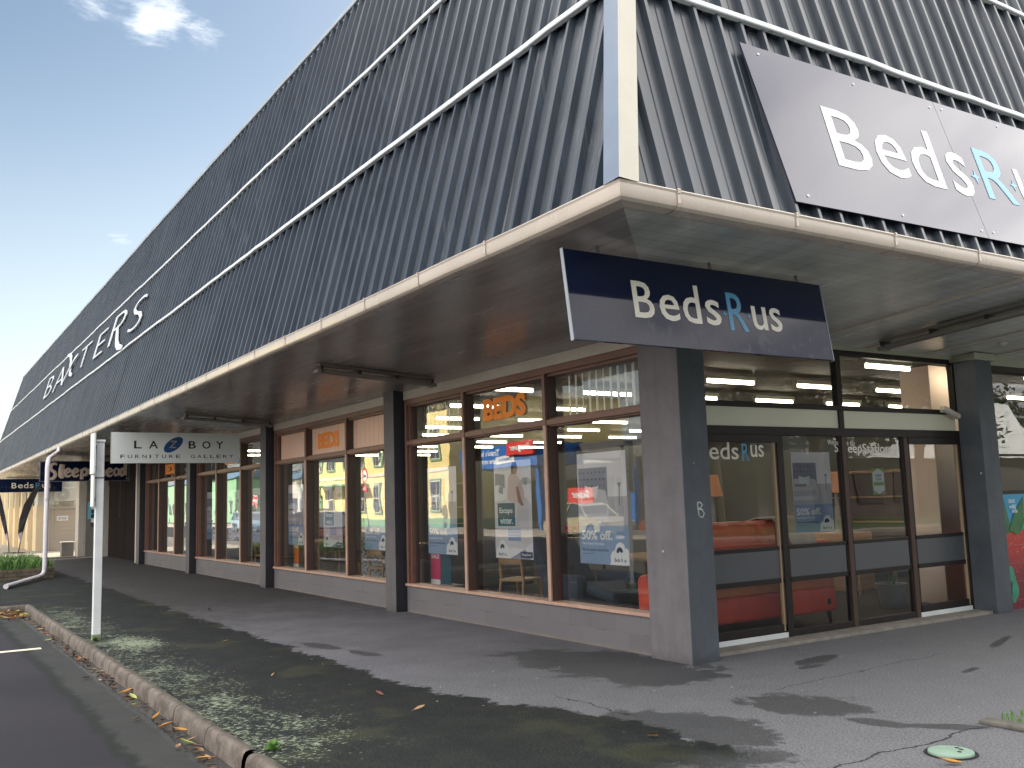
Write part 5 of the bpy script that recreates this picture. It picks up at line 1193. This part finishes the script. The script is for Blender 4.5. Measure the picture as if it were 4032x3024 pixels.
for u in (5.35,):
    mb = MB(); mb.prism([(u, .62), (u+2.9, .58), (u+2.95, 1.32), (u+.05, 1.36)], Fm, .02, .22, M_lred); mb.text('Super', Fm, (u+.35, u+2.55, .74, 1.22), M_pwhite, .03, .225, .01); adopt(mb.build('sign_lozenge'), r)
    mb = MB(); mb.prism([(u+2.2, .22), (u+4.4, .20), (u+4.4, .64), (u+2.2, .66)], Fm, .01, .015, M_pwhite); mb.text('Liquor', Fm, (u+2.5, u+4.0, .30, .56), M_lblue, .02, .017, .01); adopt(mb.build('sign_plate'), r)
r = root('totem_sign', (-30, -21, 0), 'low red white and blue forecourt sign across the street', 'sign')
for z0, z1, m in ((-.1, .75, M_lred), (.75, 1.3, M_pwhite), (1.3, 2.1, M_lred)):
    mb = MB(); mb.box((-31.2, -21.15, z0), (-29.3, -20.95, z1-.004), m); adopt(mb.build('panel'), r)
mb = MB(); mb.text('Super', (Vector((-29.3, -20.949, 0)), -X, Z, Y), (.3, 1.6, 1.45, 1.95), M_pwhite, .03, .002, .01); adopt(mb.build('lettering'), r)
# distant roofline behind the shops
M_brickh = paint('distant_brick', (.34, .16, .10), .8, .1); M_croof = paint('distant_roof', (.10, .17, .24), .5, .1); M_wb = paint('distant_wall', (.42, .40, .36), .8, .1)
for x0, x1, y, h, m, lb in ((-46, -38, -44, 7.6, M_brickh, 'red brick building rising behind the bottle store'), (-33, -24, -48, 3.6, M_wb, 'pale building behind the bottle store forecourt'), (-102, -76, -30, 4.6, M_wb, 'low pale shop row beyond the yellow building'), (-140, -106, -27, 5.2, M_gtrim, 'green fronted building far along the street')):
    r = root('street_building', ((x0+x1)/2, y, 0), lb, 'building', 'buildings across the street')
    mb = MB(); mb.box((x0, y-9, -.1), (x1, y, h), m); adopt(mb.build('wall'), r)
    mb = MB(); mb.loft([[(x0-.3, y+.3, h), (x0-.3, y-4.5, h+1.6), (x0-.3, y-9.3, h)], [(x1+.3, y+.3, h), (x1+.3, y-4.5, h+1.6), (x1+.3, y-9.3, h)]], M_croof); adopt(mb.build('roof'), r)
    for k in range(int((x1-x0)/3)):
        mb = MB(); mb.box((x0+.8+k*3, y, 1), (x0+2.4+k*3, y+.03, 2.6), M_wglass); adopt(mb.build('window'), r)
# cars
M_tyre = paint('tyre', (.015, .015, .016), .85); M_rim = paint('alloy', (.42, .43, .45), .3, .05, 4, 0, metal=.8); M_cglass = paint('car_glass', (.03, .04, .05), .06, .05, 1, 0, coat=1.0); M_lamp = paint('head_lamp', (.7, .72, .75), .15); M_tail = paint('tail_lamp', (.45, .02, .02), .2)
def car(x, y, rz, m, label, wagon=False, sc=1.0):
    r = root('parked_car', (x, y, -.12), label, 'car', 'cars across the street', None, rz)
    lower = [(-2.15, .30), (-2.2, .55), (-2.12, .80), (-1.4, .90), (.75, .93), (1.45, .84), (2.02, .70), (2.16, .50), (2.12, .28)]
    top = [(-2.0, .86), (-1.75 if wagon else -1.35, 1.42), (-1.3 if wagon else -.7, 1.48), (.1, 1.46), (.45, 1.36), (1.05, .90)]
    mb = MB(); rings = []
    for yy, ins, dz in ((-.86, .0, 0), (-.90, 0, 0), (.90, 0, 0), (.86, 0, 0)):
        k = .97 if abs(yy) == .86 else 1; rings.append([(p[0]*k if abs(yy) > 0 else p[0], yy*(1.0 if p[1] < .6 else .97), p[1]+(0 if k == 1 else -.01)) for p in lower])
    mb.loft(rings, m); mb.build('body', r, bevel=.04)
    mb = MB(); mb.loft([[(p[0], s_*(.84-(p[1]-.86)*.30), p[1]) for p in top] for s_ in (-1, 1)], M_cglass); mb.build('cabin_glass', r, bevel=.03)
    mb = MB(); rt = top[1:5]; mb.loft([[(p[0], s_*(.86-(p[1]-.86)*.30)*.98, p[1]+.008) for p in rt]+[(p[0], s_*(.86-(p[1]-.86)*.30)*.98, p[1]-.05) for p in rt[::-1]] for s_ in (-1, 1)], m); mb.build('roof', r, bevel=.02)
    mb = MB()
    for s_ in (-1, 1):
        for q in ((1.05, .90, .45, 1.36), (-.35, .92, -.30, 1.44), (-2.0, .86, top[1][0], 1.42)):
            mb.tube([(q[0], s_*(.85), q[1]), (q[2], s_*(.86-(q[3]-.86)*.30), q[3])], .03, m, 6)
    mb.build('window_pillar', r)
    for wx in (-1.35, 1.32):
        for s_ in (-1, 1):
            mb = MB(); mb.tube([(wx, s_*.70, .32), (wx, s_*.905, .32)], .32, M_tyre, 20); w_ = mb.build('wheel', r, smooth=True)
            mb = MB(); mb.tube([(wx, s_*.88, .32), (wx, s_*.915, .32)], .20, M_rim, 16); mb.build('rim', w_)
    for s_ in (-1, 1):
        mb = MB(); mb.box((1.92, s_*.62-.20, .58), (2.13, s_*.62+.20, .70), M_lamp); mb.build('headlight', r, bevel=.02)
        mb = MB(); mb.box((-2.2, s_*.70-.16, .62), (-2.1, s_*.70+.16, .80), M_tail); mb.build('tail_light', r, bevel=.02)
    return r
M_cblue = paint('car_navy', (.015, .035, .12), .25, .05, 1, 0, coat=1); M_csil = paint('car_silver_blue', (.24, .36, .48), .25, .05, 1, 0, coat=1); M_cred = paint('car_maroon', (.14, .012, .015), .25, .05, 1, 0, coat=1); M_cwhite = paint('car_white', (.66, .66, .64), .3, .03, 1, 0, coat=1); M_cbrown = paint('car_rust', (.20, .05, .02), .3, .05, 1, 0, coat=1); M_cgold = paint('car_champagne', (.48, .44, .30), .3, .05, 1, 0, coat=1)
car(-54.5, -17.0, R(182), M_cblue, 'navy hatchback parked before the yellow building'); car(-60.8, -14.6, R(3), M_csil, 'silver blue hatchback stopped in the street', True); car(-30.5, -7.6, R(178), M_cred, 'maroon car parked on the near side of the street'); car(-63.5, -17.4, R(181), M_cwhite, 'white car parked behind the silver blue hatchback')
car(-26.3, -18.4, R(2), M_cgold, 'champagne wagon in front of the bottle store', True); car(-21.6, -19.9, R(180), M_cbrown, 'rust coloured car on the bottle store forecourt'); car(-84.0, -16.8, R(180), M_cwhite, 'white car far along the opposite kerb')
# street signs and pole across the road
M_red = paint('road_sign_red', (.55, .02, .03), .45, .05)
r = root('stop_sign', (-69.2, -17.6, 0), 'red octagonal stop sign on a grey pole across the street', 'road sign')
mb = MB(); mb.tube([(-69.2, -17.6, -.1), (-69.2, -17.6, 2.6)], .04, M_rim, 8); adopt(mb.build('pole'), r)
Fs = (Vector((-69.2, -17.55, 2.1)), -X, Z, Y); oct_ = [(.48*math.cos(R(22.5+45*i)), .48*math.sin(R(22.5+45*i))) for i in range(8)]
mb = MB(); mb.prism([(q*1.07, w_*1.07) for q, w_ in oct_], Fs, -.01, 0, M_pwhite); mb.prism(oct_, Fs, .001, .004, M_red); mb.text('STOP', Fs, (-.34, .34, -.14, .14), M_pwhite, .03, .006, .003); adopt(mb.build('plate'), r)
r = root('turn_sign', (-47.6, -17.6, 0), 'round white road sign with red ring above a small red plate', 'road sign')
mb = MB(); mb.tube([(-47.6, -17.6, -.1), (-47.6, -17.6, 3.7)], .04, M_rim, 8); adopt(mb.build('pole'), r)
mb = MB(); mb.disc((-47.6, -17.55, 3.35), -X, Z, .48, .48, M_red, 32, Y, .01); mb.disc((-47.6, -17.538, 3.35), -X, Z, .36, .36, M_pwhite, 32, Y, .004); mb.prism([(-.22, -.05), (.1, -.05), (.1, -.2), (.22, 0), (.1, .2), (.1, .05), (-.22, .05)], (Vector((-47.6, -17.53, 3.35)), -X, Z, Y), 0, .004, M_black)
mb.box((-47.95, -17.56, 2.35), (-47.25, -17.54, 2.75), M_red); mb.text('NO TURN', (Vector((-47.6, -17.539, 2.55)), -X, Z, Y), (-.28, .28, -.08, .08), M_pwhite, .02, .001, .002); adopt(mb.build('plate'), r)
M_pole = paint('pole_wood', (.16, .13, .10), .85, .2, 3, .1); M_bark = paint('bark', (.12, .09, .065), .9, .25, 6, .3)
r = root('power_pole', (-74, -18.8, 0), 'tall timber power pole beyond the stop sign', 'power pole'); mb = MB(); mb.tube([(-74, -18.8, -.1), (-74, -18.8, 9.5)], [.16, .11], M_pole, 10); adopt(mb.build('pole'), r); mb = MB(); mb.box((-75.1, -18.86, 8.8), (-72.9, -18.70, 8.95), M_pole); adopt(mb.build('crossarm'), r)
# trees
def bare_tree(x, y, h, seed, label):
    r = root('bare_tree', (x, y, 0), label, 'tree', 'winter trees across the street'); rn = random.Random(seed)
    t1, t2 = MB(), MB()
    def grow(p, d, l, rad, dep):
        q = p+d*l; (t1 if dep < 2 else t2).tube([p, (p+q)/2+Vector((rn.uniform(-.1, .1), rn.uniform(-.1, .1), 0))*l*.3, q], [rad, rad*.85, rad*.65], M_bark, 5 if dep else 8, caps=False)
        if dep >= 5: return
        for i in range(rn.choice((2, 3, 3))):
            e = (d+Vector((rn.uniform(-1, 1), rn.uniform(-1, 1), rn.uniform(-.25, .7)))*.75).normalized(); grow(q, e, l*rn.uniform(.62, .85), rad*.6, dep+1)
    grow(Vector((x, y, -.1)), Z, h*.28, h*.022, 0); adopt(t1.build('trunk'), r); adopt(t2.build('crown'), r)
for i, (x, y, h) in enumerate(((-80, -24, 10), (-93, -24, 11), (-70.5, -19.6, 7.5), (-105, -23, 11))): bare_tree(x, y, h, 30+i, ('bare winter tree behind the stop sign', 'tall bare winter tree by the low shop row', 'slim bare tree nearest the yellow building', 'farthest bare winter tree along the street')[i])
def leaf_mat(nm, a, b): m, t = mat(nm); t.out(t.bsdf(t.mix(t.noise(t.coord(), 1.1, 4), a, b), .55, 0, .4)); return m
M_leafd = leaf_mat('tree_leaves', (.022, .05, .014), (.07, .115, .03))
def leafy(x, y, h, rad, seed, label):
    r = root('leafy_tree', (x, y, 0), label, 'tree', 'evergreen trees in the park'); rn = random.Random(seed)
    mb = MB(); mb.tube([(x, y, -.1), (x+.1, y, h*.35), (x-.1, y+.15, h*.62)], [rad*.09, rad*.07, rad*.04], M_bark, 9)
    for i in range(8):
        a = rn.uniform(0, 6.28); mb.tube([(x, y, h*rn.uniform(.3, .5)), (x+rad*.4*math.cos(a), y+rad*.4*math.sin(a), h*.58), (x+rad*.75*math.cos(a), y+rad*.75*math.sin(a), h*rn.uniform(.6, .8))], [rad*.04, rad*.025, rad*.01], M_bark, 6)
    adopt(mb.build('trunk'), r); mb = MB(); cl = []
    for i in range(34):
        a = rn.uniform(0, 6.28); e = rn.uniform(-.5, 1.3); q = rad*rn.uniform(.35, .95); cl.append((Vector((x+q*math.cos(a)*math.cos(e), y+q*math.sin(a)*math.cos(e), h*.60+q*.85*math.sin(e))), rad*rn.uniform(.16, .34)))
    for c, s_ in cl:
        for k in range(85):
            d = Vector((rn.gauss(0, 1), rn.gauss(0, 1), rn.gauss(0, 1))).normalized(); p = c+d*s_*rn.uniform(.5, 1.05)
            u = Vector((rn.gauss(0, 1), rn.gauss(0, 1), rn.gauss(0, .6))).normalized(); v = u.cross(d).normalized(); q = rad*.055
            mb.add([p-u*q, p-v*q*.5, p+u*q, p+v*q*.5], [[0, 1, 2, 3]], M_leafd)
    adopt(mb.build('crown'), r)
for i, a in enumerate(((23.0, 24, 9.5, 4.2), (23.5, 31.5, 9.5, 4.2), (23.0, 39, 9, 4.0), (22.5, 17.5, 9, 3.6))): leafy(*a, 90+i, ('street tree with dense dark crown opposite the left door', 'street tree with dense dark crown opposite the side lights', 'street tree with dense dark crown in front of the blue roofed shop', 'street tree with dark crown nearest the street corner')[i])
PT = ('broad evergreen tree in the middle of the park', 'largest evergreen tree at the back of the park', 'evergreen tree at the far end of the park lawn', 'rounded evergreen by the park path', 'small evergreen tree nearest the park kerb', 'dense dark evergreen between the larger park trees', 'wide low evergreen beyond the lawn', 'tall evergreen near the long blue roofed building', 'evergreen farthest along the side street', 'dark evergreen behind the low blue roofed shop')
for i, a in enumerate(((27, 22, 9, 4.2), (42, 53, 12, 5.4), (33, 66, 9, 4.4), (30, 28, 10, 4.4), (24, 15, 7.5, 3.4), (38, 60, 11, 5.0), (44, 70, 11, 5.2), (50, 82, 13, 6.0), (40, 88, 11, 5.4), (34, 18, 10, 4.6))): leafy(*a, 60+i, PT[i])
r = root('park_building', (62, 70, 0), 'long low building with blue ribbed roof beyond the park', 'building')
mb = MB(); mb.box((52, 60, -.1), (62, 100, 4.4), M_wb); adopt(mb.build('wall'), r); mb = MB(); mb.loft([[(51.2, 59, 4.3), (57, 59, 9.0), (63, 59, 4.3)], [(51.2, 101, 4.3), (57, 101, 9.0), (63, 101, 4.3)]], M_croof); adopt(mb.build('roof'), r)
for k in range(8): mb = MB(); mb.box((51.96, 62+k*4.6, 1), (52, 65+k*4.6, 2.8), M_wglass); adopt(mb.build('window'), r)
M_dkbrick = paint('shop_dark_brick', (.10, .085, .085), .8, .12)
r = root('park_shop', (27, 30, 0), 'low dark building with ribbed blue roof facing the doors across the side street', 'building')
mb = MB(); mb.box((27, 31, 0), (37, 56, 3.4), M_dkbrick); adopt(mb.build('wall'), r); mb = MB(); mb.loft([[(26.4, 30.4, 3.3), (28.2, 30.4, 7.0), (37, 30.4, 7.2), (37, 30.4, 3.3)], [(26.4, 56.6, 3.3), (28.2, 56.6, 7.0), (37, 56.6, 7.2), (37, 56.6, 3.3)]], M_croof); adopt(mb.build('roof'), r)
for k in range(7): mb = MB(); mb.box((26.95, 32+k*3.4, .8), (27.0, 34.4+k*3.4, 2.7), M_wglass); adopt(mb.build('window'), r)

# ------------------------------------------------------------------ fallen leaves
LM = [paint('leaf_%s' % n, c, .6, .2, 12, .1) for n, c in (('brown', (.16, .055, .025)), ('rust', (.34, .10, .03)), ('ochre', (.42, .21, .04)), ('yellow_green', (.34, .40, .10)), ('dark', (.06, .03, .022)), ('tan', (.38, .24, .13)))]
LN = ('brown', 'rust', 'ochre', 'yellow green', 'dark', 'tan')
_lp = {}
def leaf(x, y, z, size, kind, seed, label, group):
    rn = random.Random(seed); key = (kind, seed % 3)
    if key not in _lp:
        mb = MB(); k2 = random.Random(kind*7+seed % 3); cur = k2.uniform(.15, .5); rr = []
        for i in range(7):
            t_ = i/6; w_ = .34*math.sin(math.pi*min(1, t_*.94+.04))**.8; zc = cur*(t_-.5)**2; up = .25+.3*cur
            rr.append([(t_-.5, -w_/2*.9, zc+w_*up), (t_-.5, 0, zc), (t_-.5, w_/2, zc+w_*up*.9)])
        mb.loft(rr, LM[kind], closed=False); mb.tube([(.45, 0, cur*.2), (.72, .04, cur*.4)], .012, LM[kind], 5)
        o = mb.build('fallen_leaf'); _lp[key] = o
    else: o = _lp[key].copy(); COL.objects.link(o)
    o.location = (x, y, z); o.scale = (size,)*3; o.rotation_euler = (rn.uniform(-.35, .35), rn.uniform(-.3, .3), rn.uniform(0, 6.28)); tag(o, label, 'leaf', group)
    if not group and 'group' in o: del o['group']
gl = [(-4.31, -4.43, 3), (-2.96, -4.40, 2), (-2.64, -4.40, 3), (-1.67, -4.56, 5), (-1.63, -4.42, 2), (-1.27, -4.43, 2), (-1.26, -4.37, 4), (-1.0, -4.38, 2), (-.57, -4.44, 3), (-.06, -4.46, 2), (-.42, -4.40, 4), (-.5, -4.52, 5), (-8.36, -4.44, 1), (-7.57, -4.5, 3), (-9.03, -4.44, 2), (-9.64, -4.58, 3), (-6.34, -4.46, 1), (-5.48, -4.44, 1), (-4.06, -4.58, 2), (-10.6, -4.58, 5), (-3.0, -4.36, 4), (-6.0, -4.38, 4), (-5.4, -4.37, 5)]
for i, (x, y, k) in enumerate(gl):
    big = x > -3.3 and k in (2, 3)
    leaf(x, y+.06, -.105, .12 if big else .10, k, i, '%s fallen leaf lying in the gutter by the kerb' % LN[k], 'fallen leaves along the gutter, %s' % LN[k])
rn = random.Random(3)
for i in range(95):
    x = -12.0+abs(rn.gauss(0, .55)); y = -4.34-abs(rn.gauss(0, .30)); k = rn.choice((0, 1, 1, 2, 3, 4, 5))
    leaf(x, y, -.11+rn.uniform(0, .05), .11, k, i, '%s leaf in the heap at the kerb corner' % LN[k], 'leaves heaped at the kerb corner, %s' % LN[k])
for i in range(110):
    x = rn.uniform(-11.5, .3); y = -4.305-abs(rn.gauss(0, .05)); k = rn.choice((0, 0, 4, 4, 5)); leaf(x, y, -.112, rn.uniform(.05, .08), k, i, 'small %s leaf scrap caught along the kerb foot' % LN[k], 'small leaf scraps along the kerb, %s' % LN[k])
for i, (x, y, k, s_) in enumerate(((-8.61, -2.06, 5, .17), (.01, -2.81, 5, .10), (-.7, -2.81, 0, .09), (-3.3, -3.5, 5, .07), (-2.2, -3.2, 5, .07), (-4.8, -2.9, 5, .08), (1.78, -2.02, 2, .09), (3.3, -1.15, 2, .12))):
    leaf(x, y, .012, s_, k, i, ('pale curled leaf alone on the dark footpath', 'tan leaf on the dark mossy asphalt', 'brown leaf on the mossy asphalt', 'small tan leaf near the lichen', 'small tan leaf between lichen flecks', 'small tan leaf beyond the lichen', 'small ochre leaf on the light footpath', 'orange leaf at the edge of the manhole cover')[i], None)
